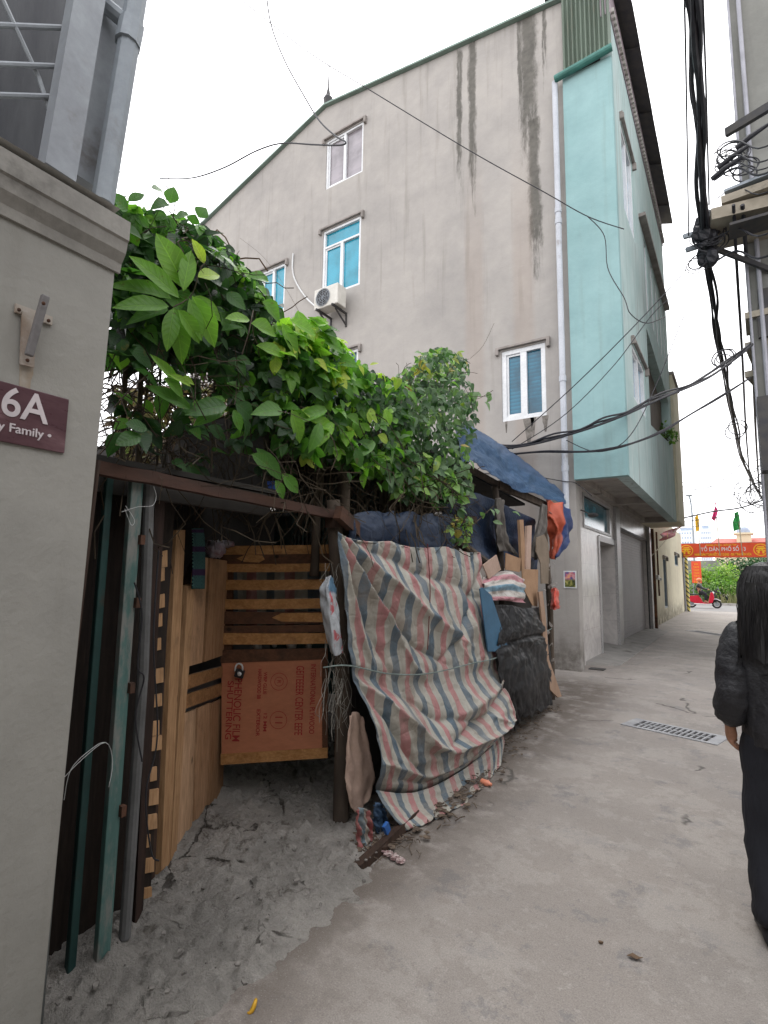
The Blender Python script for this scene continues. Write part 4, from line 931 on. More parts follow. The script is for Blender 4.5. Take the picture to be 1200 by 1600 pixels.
def orange_m():
    k = NT('orange and blue tarpaulin'); u, v, _ = k.sep(k.uv())
    f = k.mr(k.math('ADD', u, k.math('MULTIPLY', k.noise(k.uv(), 3, 3), .2)), .62, .66)
    c = k.mix(f, (.4, .075, .035), (.02, .045, .15)); P = k.obj()
    c = k.mix(k.math('MULTIPLY', k.mr(k.noise(P, 5, 8, .7), .5, .7), .4), c, (.12, .07, .06))
    return k.done(c, .5, k.bump(k.noise(P, 16, 7, .7, 1), .6, .012))
q = [[((852, 780), -2.08), ((868, 784), -2.0), ((882, 788), -1.94), ((887, 796), -2.0)], [((855, 812), -2.08), ((872, 815), -1.95), ((884, 818), -1.9), ((892, 820), -2.0)],
     [((858, 840), -2.1), ((870, 842), -1.98), ((880, 845), -1.93), ((886, 848), -2.02)], [((859, 872), -2.1), ((863, 874), -2.04), ((867, 872), -2.0), ((869, 868), -2.05)]]
o = patch('orange_tarp', [[PX(*p, x) for p, x in r] for r in q], 30, 40, orange_m(), None, lambda u, v: .03 * math.sin(u * 14 + 3 * nz(v * 3, 0)) + .015 * fbm(u * 7, v * 9)); tag(o, 'orange tarpaulin with blue edge bulging at the end of the shack', 'tarpaulin')
# twisted rags on the poles
m_rag = mat('grey brown rag', (.15, .135, .12), (.07, .062, .055), 9, .9, .6, 40, stretch=(1, 1, .25))
def rag(name, rows, X, label, mt=m_rag, amp=.02, cat='rag', n=24):
    o = patch(name, [[PX(*p, X + .012 * ((i + j) % 2)) for i, p in enumerate(r)] for j, r in enumerate(rows)], n, 30, mt, None, lambda u, v: amp * math.sin(u * 16 + 4 * v) + .012 * fbm(u * 6, v * 8)); return tag(o, label, cat)
rag('rag', [[(774, 780), (780, 778), (785, 782)], [(773, 810), (780, 812), (789, 815)], [(775, 838), (786, 842), (797, 848)], [(782, 862), (795, 862), (808, 868)]], -2.04, 'grey brown rag twisted around the pole under the blue roof')
rag('rag', [[(846, 788), (849, 788), (852, 790)], [(840, 820), (846, 822), (855, 824)], [(832, 850), (836, 852), (842, 855)], [(830, 870), (834, 872), (838, 875)]], -2.0, 'grey rag hanging beside the orange tarpaulin')
m_card = mat('brown cardboard', (.36, .22, .13), (.28, .17, .1), 5, .85, .15, 50, dirt=(.16, .1, .07), dl=.6)
m_cardp = mat('pinkish board', (.45, .32, .26), (.37, .26, .2), 5, .85, .15, 50)
m_cardg = mat('drab fibreboard', (.22, .17, .125), (.16, .125, .09), 5, .85, .2, 50)
def slab(name, pts, X, th, mt, label, cat, lean=0):
    z0 = min(PX(*p, X).z for p in pts)
    ps = []
    for p in pts:
        a = PX(*p, X); ps.append(PX(*p, X + lean * (a.z - z0)))
    o = MB().prism(ps, V(-th, 0, 0)).build(name, mt, bevel=.001); return tag(o, label, cat)
slab('cardboard', [(755, 883), (776, 867), (783, 890), (764, 905)], -1.92, .012, m_cardp, 'tilted pinkish cardboard square at the top corner of the striped tarpaulin', 'cardboard')
slab('cardboard', [(791, 864), (814, 873), (812, 894), (790, 890)], -1.96, .01, m_card, 'small brown cardboard piece under the grey brown rag', 'cardboard')
slab('cardboard', [(816, 889), (841, 890), (840, 948), (832, 946), (817, 918)], -1.95, .01, m_card, 'upright brown cardboard sheet behind the black plastic', 'cardboard')
slab('fibreboard', [(839, 840), (851, 835), (857, 850), (858, 875), (857, 912), (846, 912), (845, 880), (838, 862)], -1.93, .012, m_cardg, 'drab fibreboard offcut with a notched edge next to the orange tarpaulin', 'board')
slab('wood_stake', [(812, 812), (818, 812), (822, 890), (816, 892)], -2.0, .03, m_card, 'rough brown wooden stake, taller of the two under the blue roof', 'stake')
slab('wood_stake', [(824, 822), (831, 821), (829, 890), (822, 891)], -1.98, .03, m_cardp, 'pale straight wooden stake next to the rough brown stake', 'stake')
slab('leaning_plank', [(842, 925), (848, 924), (853, 965), (858, 1030), (878, 1088), (872, 1090), (860, 1078), (850, 1010), (846, 960)], -1.88, .02, mat('pale brown plank', (.36, .24, .17), (.28, .18, .12), 6, .8, .3, 50, stretch=(1, 1, .3)), 'long pale brown plank leaning at the far end of the shack', 'plank')
slab('blue_board', [(750, 920), (754, 918), (768, 930), (796, 1018), (763, 1018)], -1.84, .01, mat('blue painted board', (.045, .13, .22), (.035, .1, .17), 6, .5, .15, 40, dirt=(.02, .05, .08), dl=.58), 'flat blue board hanging between striped tarpaulin and black plastic', 'board')
rows = [[PX(x, y, -1.95) for x, y in ((753, 902), (775, 895), (800, 893), (818, 905))], [PX(x, y, -1.9) for x, y in ((757, 918), (775, 915), (800, 913), (820, 920))], [PX(x, y, -1.9) for x, y in ((768, 938), (785, 938), (802, 940), (820, 942))]]
o = patch('striped_sack', [[*r] for r in rows], 50, 30, tarp_mat('striped sack', [(0, (.5, .47, .44)), (.25, (.48, .2, .24)), (.5, (.5, .47, .44)), (.75, (.12, .25, .34))], period=1.5), None, lambda u, v: .025 * fbm(u * 6, v * 5, 7) + .01 * math.sin(v * 20 + u * 6)); tag(o, 'small striped sack bulging above the black plastic', 'sack')
# swap uv of that sack so that its stripes run level
for l in o.data.uv_layers[0].data: l.uv = (l.uv[1], l.uv[0])
m_blk = tarp_mat('black plastic sheeting', col=(.006, .006, .007), rough=.42, wr=.2, dirt=.1, spec=.2)
rows = [[((771, 946), -1.92), ((795, 946), -1.9), ((820, 950), -1.9), ((846, 948), -1.95)], [((774, 985), -1.88), ((800, 985), -1.84), ((825, 985), -1.86), ((850, 985), -1.93)],
        [((770, 1028), -1.86), ((800, 1020), -1.86), ((828, 1012), -1.88), ((852, 1005), -1.95)], [((778, 1080), -1.86), ((805, 1075), -1.82), ((835, 1062), -1.84), ((858, 1050), -1.92)],
        [((803, 1140), -1.90), ((818, 1120), -1.84), ((842, 1112), -1.85), ((862, 1098), -1.92)]]
def bf(u, v): return .035 * fbm(u * 3, v * 4, 3) + .022 * abs(nz(u * 9 + v * 3, v * 5 - u * 4, 5)) + .013 * (.5 - abs(nz(u * 16, v * 13 + u * 6, 8))) + .009 * (.5 - abs(nz(u * 34, v * 30, 5))) + .03 * math.sin(v * math.pi) - .03 * math.exp(-((v - .42 + u * .12) / .03) ** 2)
o = patch('black_plastic', [[PX(*p, x) for p, x in r] for r in rows], 80, 110, m_blk, None, bf, .002, edge=lambda u, v: V(0, 0, .05 * nz(u * 9, 6)) if v > .98 else V(0, 0, 0)); tag(o, 'crumpled black plastic sheet wrapped round the end of the shack', 'plastic sheet')
rows = [[PX(862, 920, -1.98), PX(867, 918, -1.93), PX(872, 922, -1.98)], [PX(861, 940, -1.96), PX(868, 940, -1.88), PX(874, 944, -1.95)], [PX(860, 951, -1.97), PX(867, 953, -1.9), PX(874, 950, -1.95)]]
o = patch('red_bag', rows, 16, 16, mat('red plastic bag', (.62, .07, .04), (.45, .05, .03), 9, .35, .4, 30), None, lambda u, v: .02 * fbm(u * 5, v * 5, 2)); tag(o, 'small red plastic bag hanging on the end pole of the shack', 'plastic bag')
# dark scraps at the far pole
b = MB()
for i in range(40):
    t = random.random(); c = PX(lerp(846, 864, random.random()), lerp(800, 1080, t), -2.03); s_ = random.uniform(.02, .07)
    d1 = Vector((random.gauss(0, .3), random.gauss(0, 1), random.gauss(0, 1))).normalized() * s_; d2 = Vector((random.gauss(0, .5), random.gauss(0, 1), random.gauss(0, 1))).normalized() * s_
    b.prism([c, c + d1, c + d1 + d2 * 1.2, c + d2], V(.003, 0, 0))
o = b.build('torn_scraps', mat('torn scraps', (.13, .11, .09), (.35, .32, .3), 25, .9, .3, 40)); tag(o, 'torn rag and paper scraps tied down the far shack pole', 'scraps', kind='stuff')
# white sack by the near pole, cardboard strip and rags at its foot
rows = [[((510, 903), -2.0), ((516, 900), -1.98), ((521, 905), -2.0)], [((500, 930), -2.02), ((513, 926), -1.96), ((526, 930), -2.0)], [((505, 970), -2.02), ((518, 968), -1.95), ((531, 970), -2.0)], [((516, 1018), -2.02), ((524, 1025), -1.97), ((536, 1020), -2.0)]]
def sackm():
    k = NT('printed white sack'); u, v, _ = k.sep(k.uv()); P = k.obj()
    c = k.mix(k.mr(k.noise(P, 9, 6, .7), .4, .65), (.42, .44, .46), (.27, .28, .3))
    c = k.mix(k.math('MULTIPLY', k.mr(k.noise(k.mapv(P, (1, 1, 1), (3, 0, 0)), 14, 3), .56, .6), k.mr(u, .5, .6)), c, (.4, .09, .1))
    c = k.mix(k.math('MULTIPLY', k.mr(v, .34, .28), k.mr(u, .45, .55)), c, (.08, .16, .24))
    return k.done(c, .6, k.bump(k.noise(P, 18, 7, .7, 1), .6, .01))
o = patch('white_sack', [[PX(*p, x) for p, x in r] for r in rows], 24, 40, sackm(), None, lambda u, v: .015 * fbm(u * 5, v * 6, 7)); tag(o, 'narrow white woven sack hanging on the near pole beside the gate', 'sack')
def strip(name, rows, X, label, mt, cat, amp=.015, bottom=True):
    o = patch(name, [[PX(*p, X) for p in r] for r in rows], 14, 30, mt, None, lambda u, v: amp * fbm(u * 5, v * 6, 3) + .006 * math.sin(u * 14)); return tag(o, label, cat)
strip('cardboard_strip', [[(546, 1118), (556, 1112), (566, 1120)], [(541, 1175), (558, 1172), (578, 1178)], [(541, 1225), (560, 1228), (584, 1222)], [(548, 1262), (560, 1270), (573, 1252)]], -1.99, 'pale torn cardboard strip wedged beside the striped tarpaulin', m_cardp, 'cardboard')
strip('red_rag', [[(556, 1266), (566, 1262), (576, 1266)], [(556, 1290), (568, 1288), (582, 1300)], [(560, 1318), (570, 1316), (580, 1322)], [(556, 1350), (566, 1352), (576, 1345)]], -1.83, 'torn red and blue striped rag trailing on the ground at the pole foot', tarp_mat('torn striped rag', [(0, (.3, .08, .08)), (.33, (.12, .17, .2)), (.66, (.38, .34, .3))], period=1.3), 'rag', .03)
strip('blue_bag', [[(583, 1258), (592, 1254), (600, 1262)], [(584, 1280), (594, 1278), (606, 1284)], [(588, 1300), (598, 1306), (612, 1298)]], -1.85, 'dark blue plastic bag tucked under the lower left tarpaulin corner', tarp_mat('dark blue bag', col=(.03, .06, .11)), 'plastic bag', .03)
slab('blue_box', [(601, 1293), (607, 1284), (611, 1296), (606, 1306)], -1.74, .02, mat('bright blue plastic', (.03, .12, .38), (.03, .1, .3), 5, .4), 'tiny bright blue plastic piece on the ground by the tarpaulin corner', 'plastic piece')
# frayed strings at the near pole
b = MB(); random.seed(11)
for i in range(46):
    px, py = random.uniform(508, 545), random.choice((880, 1045, 1060, 1080, 1000))
    pts = [PX(px, py, -2.03)]
    for k_ in range(4): px += random.uniform(-9, 9); py += random.uniform(5, 30); pts.append(PX(px, py, -2.03 + random.uniform(-.03, .05)))
    b.tube(curve(pts, 8), .0014, 3, False)
o = b.build('frayed_strings', mat('frayed twine', (.3, .28, .24), (.18, .17, .15), 30, .9, 0)); tag(o, 'frayed twine tangled round the near pole', 'twine', kind='stuff')
b = MB(); b.beam(PZ(556, 1358, .02), PZ(650, 1272, .03), .05, .05, jit=.008); b.beam(PZ(600, 1330, .02), PZ(596, 1322, .02), .05, .04)
o = b.build('ground_timber', m_dkwood); tag(o, 'dark rotten timber lying on the ground under the tarpaulin flap', 'timber')
# ================================================================== FOLIAGE
def leaf_mat(name, stops, tr=.45, rough=.42):
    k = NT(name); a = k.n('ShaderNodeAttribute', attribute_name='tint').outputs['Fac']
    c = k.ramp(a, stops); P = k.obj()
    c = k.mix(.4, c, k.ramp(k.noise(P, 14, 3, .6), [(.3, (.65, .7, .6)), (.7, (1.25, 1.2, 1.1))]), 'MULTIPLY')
    u, v, _ = k.sep(k.uv()); au = k.math('ABSOLUTE', u)
    side = k.math('SINE', k.math('MULTIPLY_ADD', v, 46, k.math('MULTIPLY', au, -44)))
    vein = k.math('MAXIMUM', k.mr(au, .016, .006), k.math('MULTIPLY', k.mr(side, .86, .98), .55))
    c = k.mix(k.math('MULTIPLY', vein, .45), c, k.mix(1.0, c, (1.9, 1.7, 1.6), 'MULTIPLY'))
    c = k.mix(k.math('MULTIPLY', k.mr(k.noise(P, 23, 5, .7), .6, .68), .7), c, (.12, .1, .03))
    k.done(c, rough, k.bump(k.math('SUBTRACT', k.math('MULTIPLY', side, .3), vein), .35, .004), 0, .45)
    tl = k.n('ShaderNodeBsdfTranslucent'); k.set(tl.inputs[0], k.mix(.5, c, k.mix(1.0, c, (1.6, 2.2, .6), 'MULTIPLY')))
    mx = k.n('ShaderNodeMixShader'); mx.inputs[0].default_value = tr; k.t.links.new(k.bs.outputs[0], mx.inputs[1]); k.t.links.new(tl.outputs[0], mx.inputs[2]); k.t.links.new(mx.outputs[0], k.out.inputs[0])
    return k.m
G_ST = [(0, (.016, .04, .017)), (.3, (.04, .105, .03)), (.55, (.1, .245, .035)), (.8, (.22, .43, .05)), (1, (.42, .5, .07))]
m_leaf = leaf_mat('vine leaf', G_ST)
m_leafp = leaf_mat('pale vine leaf', [(0, (.025, .06, .025)), (.35, (.06, .13, .05)), (.6, (.15, .24, .12)), (.8, (.19, .37, .06)), (1, (.34, .26, .08))], .35)  # grey-green stops: pale leaf undersides plus highlights painted into the colour
m_stem = mat('vine stem', (.075, .055, .035), (.04, .03, .02), 9, .9, .3, 60)
m_dry = mat('dry leaves', (.16, .1, .06), (.07, .05, .035), 9, .9, .3, 40)
def outline(kind):
    if kind == 'ovate': return [(0, 0), (.16, .14), (.26, .3), (.28, .45), (.22, .65), (.11, .85), (0, 1)]
    if kind == 'heart': return [(0, .06), (.2, -.04), (.37, .12), (.4, .32), (.3, .58), (.13, .83), (0, 1)]
    return [(0, 0), (.1, .12), (.19, .3), (.22, .48), (.2, .66), (.11, .86), (0, 1)]     # lobe
def template(kind):
    """(verts, faces) of one blade: folded along the midrib and drooping; tri = three lobes"""
    vs, fs = [], []
    def blade(rot, ln, wd, kd):
        o = outline(kd); k = len(vs); n = len(o); ca, sa = math.cos(rot), math.sin(rot)
        def put(x, y):
            x *= wd; y *= ln; z = abs(x) * .35 - .22 * (y * y) + (.02 * math.sin(y * 19) * (1 if abs(x) > .05 else 0))
            vs.append(Vector((x * ca + y * sa, -x * sa + y * ca, z)))
        for x, y in o: put(0, max(y, 0))
        for x, y in o: put(-x, y)
        for x, y in o: put(x, y)
        for i in range(n - 1):
            fs.append((k + i, k + i + 1, k + n + i + 1, k + n + i)); fs.append((k + i, k + 2 * n + i, k + 2 * n + i + 1, k + i + 1))
    if kind == 'tri':
        blade(0, 1, 1.15, 'lobe'); blade(.85, .78, 1.15, 'lobe'); blade(-.85, .78, 1.15, 'lobe')
    else: blade(0, 1, 1, kind)
    return vs, fs
TPL = {k: template(k) for k in ('ovate', 'heart', 'lobe', 'tri')}
class Leaves(MB):
    def __init__(s): super().__init__(); s.tint = []; s.uv = []
    def leaf(s, p, d, nrm, size, tint, kind='ovate', wd=1.0):
        d = Vector(d).normalized(); nrm = Vector(nrm); nrm = (nrm - nrm.dot(d) * d)
        nrm = nrm.normalized() if nrm.length > 1e-4 else d.orthogonal().normalized(); sx = d.cross(nrm); k = len(s.v); vs, fs = TPL[kind]
        cu = random.uniform(.6, 1.7)
        for q in vs: s.v.append(p + sx * (q.x * size * wd) + d * (q.y * size) + nrm * (q.z * size * cu))
        s.uv += [(q.x, q.y) for q in vs]; s.f += [tuple(i + k for i in f) for f in fs]; s.tint += [min(1, max(0, tint))] * len(vs)
def inpoly(x, y, P):
    c = False; n = len(P)
    for i in range(n):
        x1, y1 = P[i]; x2, y2 = P[i - 1]
        if (y1 > y) != (y2 > y) and x < (x2 - x1) * (y - y1) / (y2 - y1) + x1: c = not c
    return c
def sample(P):
    xs = [p[0] for p in P]; ys = [p[1] for p in P]
    while True:
        x, y = random.uniform(min(xs), max(xs)), random.uniform(min(ys), max(ys))
        if inpoly(x, y, P): return x, y
def rdir(droop=.6, out=.5): return Vector((random.gauss(out * .4, .6), random.gauss(0, .6), random.gauss(-droop, .5)))
def rnrm(): return Vector((random.gauss(.55, .35), random.gauss(-.35, .4), random.gauss(.55, .35)))
def scatter(L, P, n, x0, x1, size, tint, kinds, clump=True, holes=None):
    i = 0; t = 0
    while i < n and t < n * 20:
        t += 1; px, py = sample(P)
        cl_ = fbm(px * .018, py * .018, 3)
        if clump and random.random() > .72 + 1.0 * cl_: continue
        X = random.uniform(x0, x1); p = PX(px, py, X)
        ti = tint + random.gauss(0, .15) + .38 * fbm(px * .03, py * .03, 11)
        L.leaf(p, rdir(), rnrm(), random.uniform(*size), ti, random.choice(kinds), random.uniform(.85, 1.2)); i += 1
def tendrils(b, P, n, x0, x1, ln, r=.002, droop=1.0, seg=5):
    for _ in range(n):
        px, py = sample(P); p = PX(px, py, random.uniform(x0, x1)); d = Vector((random.gauss(0, .5), random.gauss(0, .6), random.gauss(-droop, .5))).normalized()
        pts = [p]
        for i in range(seg): d = (d + Vector((random.gauss(0, .4), random.gauss(0, .4), random.gauss(-.1, .35)))).normalized(); p = p + d * ln / seg; pts.append(p)
        b.tube(pts, r * random.uniform(.6, 1.6), 3, False)
random.seed(21)
# ---- left big-leaved vine, nearest the camera
vine = thing('big_leaf_vine', 'dark climbing vine with large lobed bright leaves beside the pale house corner', 'vine', (-2.4, 1.4, 2.0), 'climbing plants over the shack')
PL = [(172, 345), (200, 335), (245, 350), (300, 352), (330, 368), (358, 398), (400, 430), (425, 470), (440, 520), (455, 560), (430, 640), (400, 690), (360, 620), (320, 560), (250, 560), (172, 560)]
L = Leaves()
scatter(L, PL, 1100, -3.0, -2.2, (.07, .14), .08, ('ovate', 'tri', 'heart'), False)  # deep leaves tinted dark, painting the shade inside the vine
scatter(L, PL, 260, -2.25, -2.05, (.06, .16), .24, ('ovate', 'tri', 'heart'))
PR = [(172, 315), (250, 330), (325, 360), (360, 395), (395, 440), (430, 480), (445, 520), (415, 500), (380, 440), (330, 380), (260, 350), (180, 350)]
scatter(L, PR, 100, -2.3, -2.05, (.05, .1), .5, ('ovate', 'tri'))  # backlit brightness of the top rim put into a lighter tint
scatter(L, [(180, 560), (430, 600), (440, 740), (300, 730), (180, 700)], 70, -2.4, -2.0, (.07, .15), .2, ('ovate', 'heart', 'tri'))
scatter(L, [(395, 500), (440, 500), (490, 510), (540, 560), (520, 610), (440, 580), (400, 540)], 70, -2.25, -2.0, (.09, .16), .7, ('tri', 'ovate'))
def hero(L, base, tip, wpx, tint, X=-1.95, kind='lobe', Xt=None):
    a, t = PX(*base, X), PX(*tip, Xt if Xt is not None else X + .03); d = t - a; ln = d.length
    # width from pixels at that distance
    dep = (M3.transposed() @ (a - CAM)).z * -1; wm_ = wpx / FPX * dep
    L.leaf(a, d, Vector((.85, -.5, .15)) + rdir(0, 0) * .08, ln, tint, kind, wm_ / ln / .44)
H = [((291, 453), (250, 362), 44, .74), ((280, 466), (212, 396), 30, .66), ((268, 468), (186, 431), 24, .6), ((264, 479), (187, 469), 26, .6), ((271, 480), (289, 560), 34, .68), ((272, 482), (262, 540), 26, .66), ((278, 484), (318, 532), 26, .7), ((300, 462), (343, 538), 36, .7), ((304, 462), (352, 498), 22, .72), ((296, 466), (316, 530), 22, .66),
     ((319, 412), (305, 374), 17, .95), ((309, 433), (345, 424), 24, .9), ((286, 455), (300, 385), 26, .72), ((298, 470), (330, 500), 34, .62), ((262, 482), (205, 492), 20, .5),
     ((280, 602), (243, 554), 16, .72), ((283, 590), (305, 598), 10, .85), ((262, 585), (303, 600), 12, .85), ((298, 640), (240, 600), 22, .45), ((255, 590), (292, 618), 18, .6),
     ((353, 634), (303, 636), 30, .36), ((350, 640), (310, 655), 22, .5), ((368, 630), (398, 652), 30, .3), ((352, 628), (335, 618), 8, .5), ((365, 640), (378, 672), 16, .5),
     ((255, 300), (240, 290), 16, .4), ((262, 318), (240, 318), 14, .35), ((265, 318), (272, 290), 18, .45), ((310, 340), (322, 322), 18, .4), ((295, 336), (278, 333), 12, .4), ((300, 350), (305, 335), 16, .4), ((200, 330), (176, 300), 20, .4), ((200, 315), (225, 300), 16, .4),
     ((420, 440), (396, 424), 20, .55), ((410, 470), (445, 500), 22, .6), ((440, 505), (470, 560), 20, .7), ((452, 500), (500, 520), 22, .75), ((480, 510), (520, 495), 18, .78), ((480, 495), (545, 545), 20, .66), ((465, 485), (478, 530), 20, .7), ((500, 530), (548, 548), 20, .6),
     ((390, 500), (358, 492), 18, .75), ((392, 505), (440, 520), 22, .7), ((400, 540), (452, 552), 22, .75), ((455, 640), (475, 690), 24, .7), ((470, 640), (520, 665), 22, .85), ((440, 640), (400, 640), 22, .5), ((500, 660), (490, 700), 20, .55), ((400, 700), (445, 750), 26, .4), ((420, 730), (400, 710), 24, .45), ((220, 680), (185, 690), 26, .35), ((230, 670), (200, 660), 22, .3), ((440, 740), (470, 770), 22, .5), ((430, 750), (446, 778), 16, .5)]
for hbase, htip, hw, ht in H: hero(L, hbase, htip, hw, ht, -1.97 + random.uniform(-.04, .04), random.choice(('lobe', 'ovate')) if hw < 24 else 'lobe')
L.build('foliage', m_leaf, vine, smooth=True, fix=False)
b = MB(); tendrils(b, [(172, 480), (430, 520), (520, 720), (430, 780), (180, 740)], 260, -2.7, -2.05, .55, .0022)
tendrils(b, [(240, 290), (440, 480), (430, 520), (220, 340)], 40, -2.3, -2.0, .3, .002, .2)
b.tube(curve([PX(270, 480, -1.97), PX(300, 460, -2.0), PX(320, 412, -2.02), PX(350, 470, -2.1)], 12), .003, 5)
for px in (190, 215, 245, 330): b.tube(curve([PX(px, 740, -2.2), PX(px + 5, 600, -2.25), PX(px + 12, 480, -2.3)], 10), .012 if px < 230 else .006, 6)
b.tube([(-2.05, .86, 1.9), (-2.06, .9, 3.0)], .03, 8); b.tube([(-2.12, 1.05, 1.9), (-2.12, 1.07, 2.9)], .028, 8)
b.build('stem', m_stem, vine)
b = MB(); tendrils(b, [(180, 330), (400, 430), (440, 640), (300, 760), (180, 720)], 260, -3.3, -2.7, .5, .004, .4); b.build('dry_stem', m_dry, vine)
# dead brown brush further back
dry = Leaves()
for _ in range(1500):
    px, py = sample([(180, 600), (420, 600), (440, 735), (180, 722)]); p = PX(px, py, random.uniform(-4.2, -3.0))
    dry.leaf(p, rdir(.2), rnrm(), random.uniform(.04, .11), random.random(), 'ovate', .8)
m_brush = leaf_mat('dead brush leaf', [(0, (.09, .055, .04)), (.5, (.22, .15, .11)), (.8, (.35, .27, .22)), (1, (.14, .2, .07))], .3, .8)
o = dry.build('dead_brush', m_brush, fix=False); tag(o, 'dead brown brush behind the vine above the lintel beam', 'brush', kind='stuff')
# ---- middle vine
v2 = thing('trailing_vine', 'green trailing vine with pointed leaves spilling over the middle of the shack', 'vine', (-2.3, 2.9, 2.0), 'climbing plants over the shack')
PM = [(430, 520), (480, 500), (520, 530), (550, 560), (580, 580), (620, 590), (640, 620), (640, 700), (640, 760), (590, 740), (540, 725), (500, 715), (440, 700), (420, 640)]
L = Leaves()
scatter(L, PM, 1500, -2.9, -2.15, (.05, .11), .12, ('ovate', 'heart'), False)  # inner layer: shade of the thicket put into a dark tint
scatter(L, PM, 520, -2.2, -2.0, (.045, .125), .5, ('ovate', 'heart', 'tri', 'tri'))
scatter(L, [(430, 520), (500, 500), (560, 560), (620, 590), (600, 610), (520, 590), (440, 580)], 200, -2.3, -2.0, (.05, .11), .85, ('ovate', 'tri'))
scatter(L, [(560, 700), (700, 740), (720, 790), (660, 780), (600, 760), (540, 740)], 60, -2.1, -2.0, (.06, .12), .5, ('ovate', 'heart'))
for hbase, htip, hw, ht in (((480, 655), (535, 670), 22, .8), ((585, 615), (560, 590), 20, .6), ((590, 680), (610, 690), 16, .93), ((600, 640), (612, 665), 20, .8), ((560, 690), (590, 700), 18, .4), ((555, 700), (566, 730), 18, .4), ((590, 715), (605, 740), 16, .5), ((510, 640), (470, 650), 20, .6), ((480, 610), (520, 622), 22, .35), ((470, 560), (500, 575), 22, .3), ((585, 690), (560, 710), 18, .5), ((530, 600), (560, 620), 18, .5), ((540, 650), (572, 660), 18, .6), ((520, 660), (500, 690), 18, .75)):
    hero(L, hbase, htip, hw, ht, -1.99)
L.build('foliage', m_leaf, v2, smooth=True, fix=False)
b = MB(); tendrils(b, [(430, 600), (640, 640), (700, 790), (560, 800), (430, 760)], 260, -2.6, -2.05, .5, .0025)
for px, X in ((500, -2.3), (560, -2.4), (600, -2.3), (630, -2.25)): b.tube(curve([PX(px, 800, X), PX(px + 4, 720, X), PX(px - 4, 640, X)], 8), .012, 6)
b.tube(curve([PY(375, 372, 5), PY(410, 400, 5), PY(440, 440, 4.5), PX(480, 510, -2.3)], 20), .002, 4); b.build('stem', m_stem, v2)
# ---- right mound, small pale leaves
v3 = thing('pale_vine_mound', 'rounded mound of small pale leaves at the right end of the vines', 'vine', (-2.4, 4.3, 2.2), 'climbing plants over the shack')
PQ = [(610, 600), (640, 575), (665, 550), (690, 543), (720, 552), (732, 575), (735, 610), (745, 650), (735, 690), (738, 720), (715, 745), (720, 775), (690, 780), (660, 765), (640, 780), (610, 770), (600, 700)]
L = Leaves()
scatter(L, PQ, 1100, -2.95, -2.25, (.055, .11), .1, ('heart', 'ovate'), False)  # mound's inner shade is in the dark tint of these leaves
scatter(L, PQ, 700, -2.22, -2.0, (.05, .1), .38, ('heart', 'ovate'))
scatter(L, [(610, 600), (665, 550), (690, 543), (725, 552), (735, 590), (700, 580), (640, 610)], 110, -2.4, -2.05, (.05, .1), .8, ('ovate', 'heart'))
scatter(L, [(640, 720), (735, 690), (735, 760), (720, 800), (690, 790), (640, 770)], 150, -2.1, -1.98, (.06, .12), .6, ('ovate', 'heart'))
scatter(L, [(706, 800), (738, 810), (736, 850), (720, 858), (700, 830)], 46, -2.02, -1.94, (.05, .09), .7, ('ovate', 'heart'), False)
for q in ((742, 612), (752, 620), (762, 612), (766, 618), (757, 628), (745, 625), (775, 795), (800, 800), (765, 795), (752, 800), (770, 815)): L.leaf(PX(*q, -2.0), rdir(), rnrm(), .1, .6, 'ovate')
L.build('foliage', m_leafp, v3, smooth=True, fix=False)
b = MB(); tendrils(b, [(600, 700), (720, 740), (720, 850), (620, 800)], 420, -2.5, -2.0, .4, .003, .8)
tendrils(b, [(610, 600), (720, 560), (740, 640), (620, 660)], 60, -2.3, -2.0, .3, .002, -.3)
b.tube(curve([PX(735, 625, -2.05), PX(750, 622, -2.0), PX(770, 610, -2.0)], 8), .003, 4); b.tube(curve([PX(705, 860, -1.98), PX(745, 815, -2.0), PX(772, 790, -2.05)], 8), .004, 4)
b.tube(curve([PX(735, 560, -2.2), PX(755, 540, -2.2), PX(772, 505, -2.2)], 8), .002, 4)
b.build('stem', m_stem, v3)

# generic tree or bush: limbs plus leaf cloud
def plant(name, label, cat, base, h, rad, n, size, stops_mat, tint, trunk=True, group=None, low=.25, seed=1, parts=('trunk', 'crown')):
    random.seed(seed); base = Vector(base); t = thing(name, label, cat, base, group); L = Leaves(); b = MB()
    cl = []
    for i in range(14):
        a = random.uniform(0, 6.283); r = rad * math.sqrt(random.random()) * .75; z = h * random.uniform(low + .1, .88) * (1 - .25 * r / rad)
        c = base + V(r * math.cos(a), r * math.sin(a), z); cl.append((c, rad * random.uniform(.3, .5)))
        b.tube(curve([base + V(0, 0, 0), base + V(r * .2 * math.cos(a), r * .2 * math.sin(a), z * .5), c], 6), [h * .02 * (1 - .8 * j / 6) for j in range(7)], 5)
    b.build(parts[0], m_stem, t)
    for i in range(n):
        c, r = random.choice(cl); d = Vector((random.gauss(0, 1), random.gauss(0, 1), random.gauss(0, .8))).normalized()
        p = c + d * r * random.random() ** .35
        if p.z < base.z + .02: p.z = base.z + .05
        L.leaf(p, d + rdir(.3, 0) * .6, d + V(0, 0, .5), random.uniform(*size), tint + random.gauss(0, .15), 'ovate')
    L.build(parts[1], stops_mat, t, smooth=True, fix=False); return t
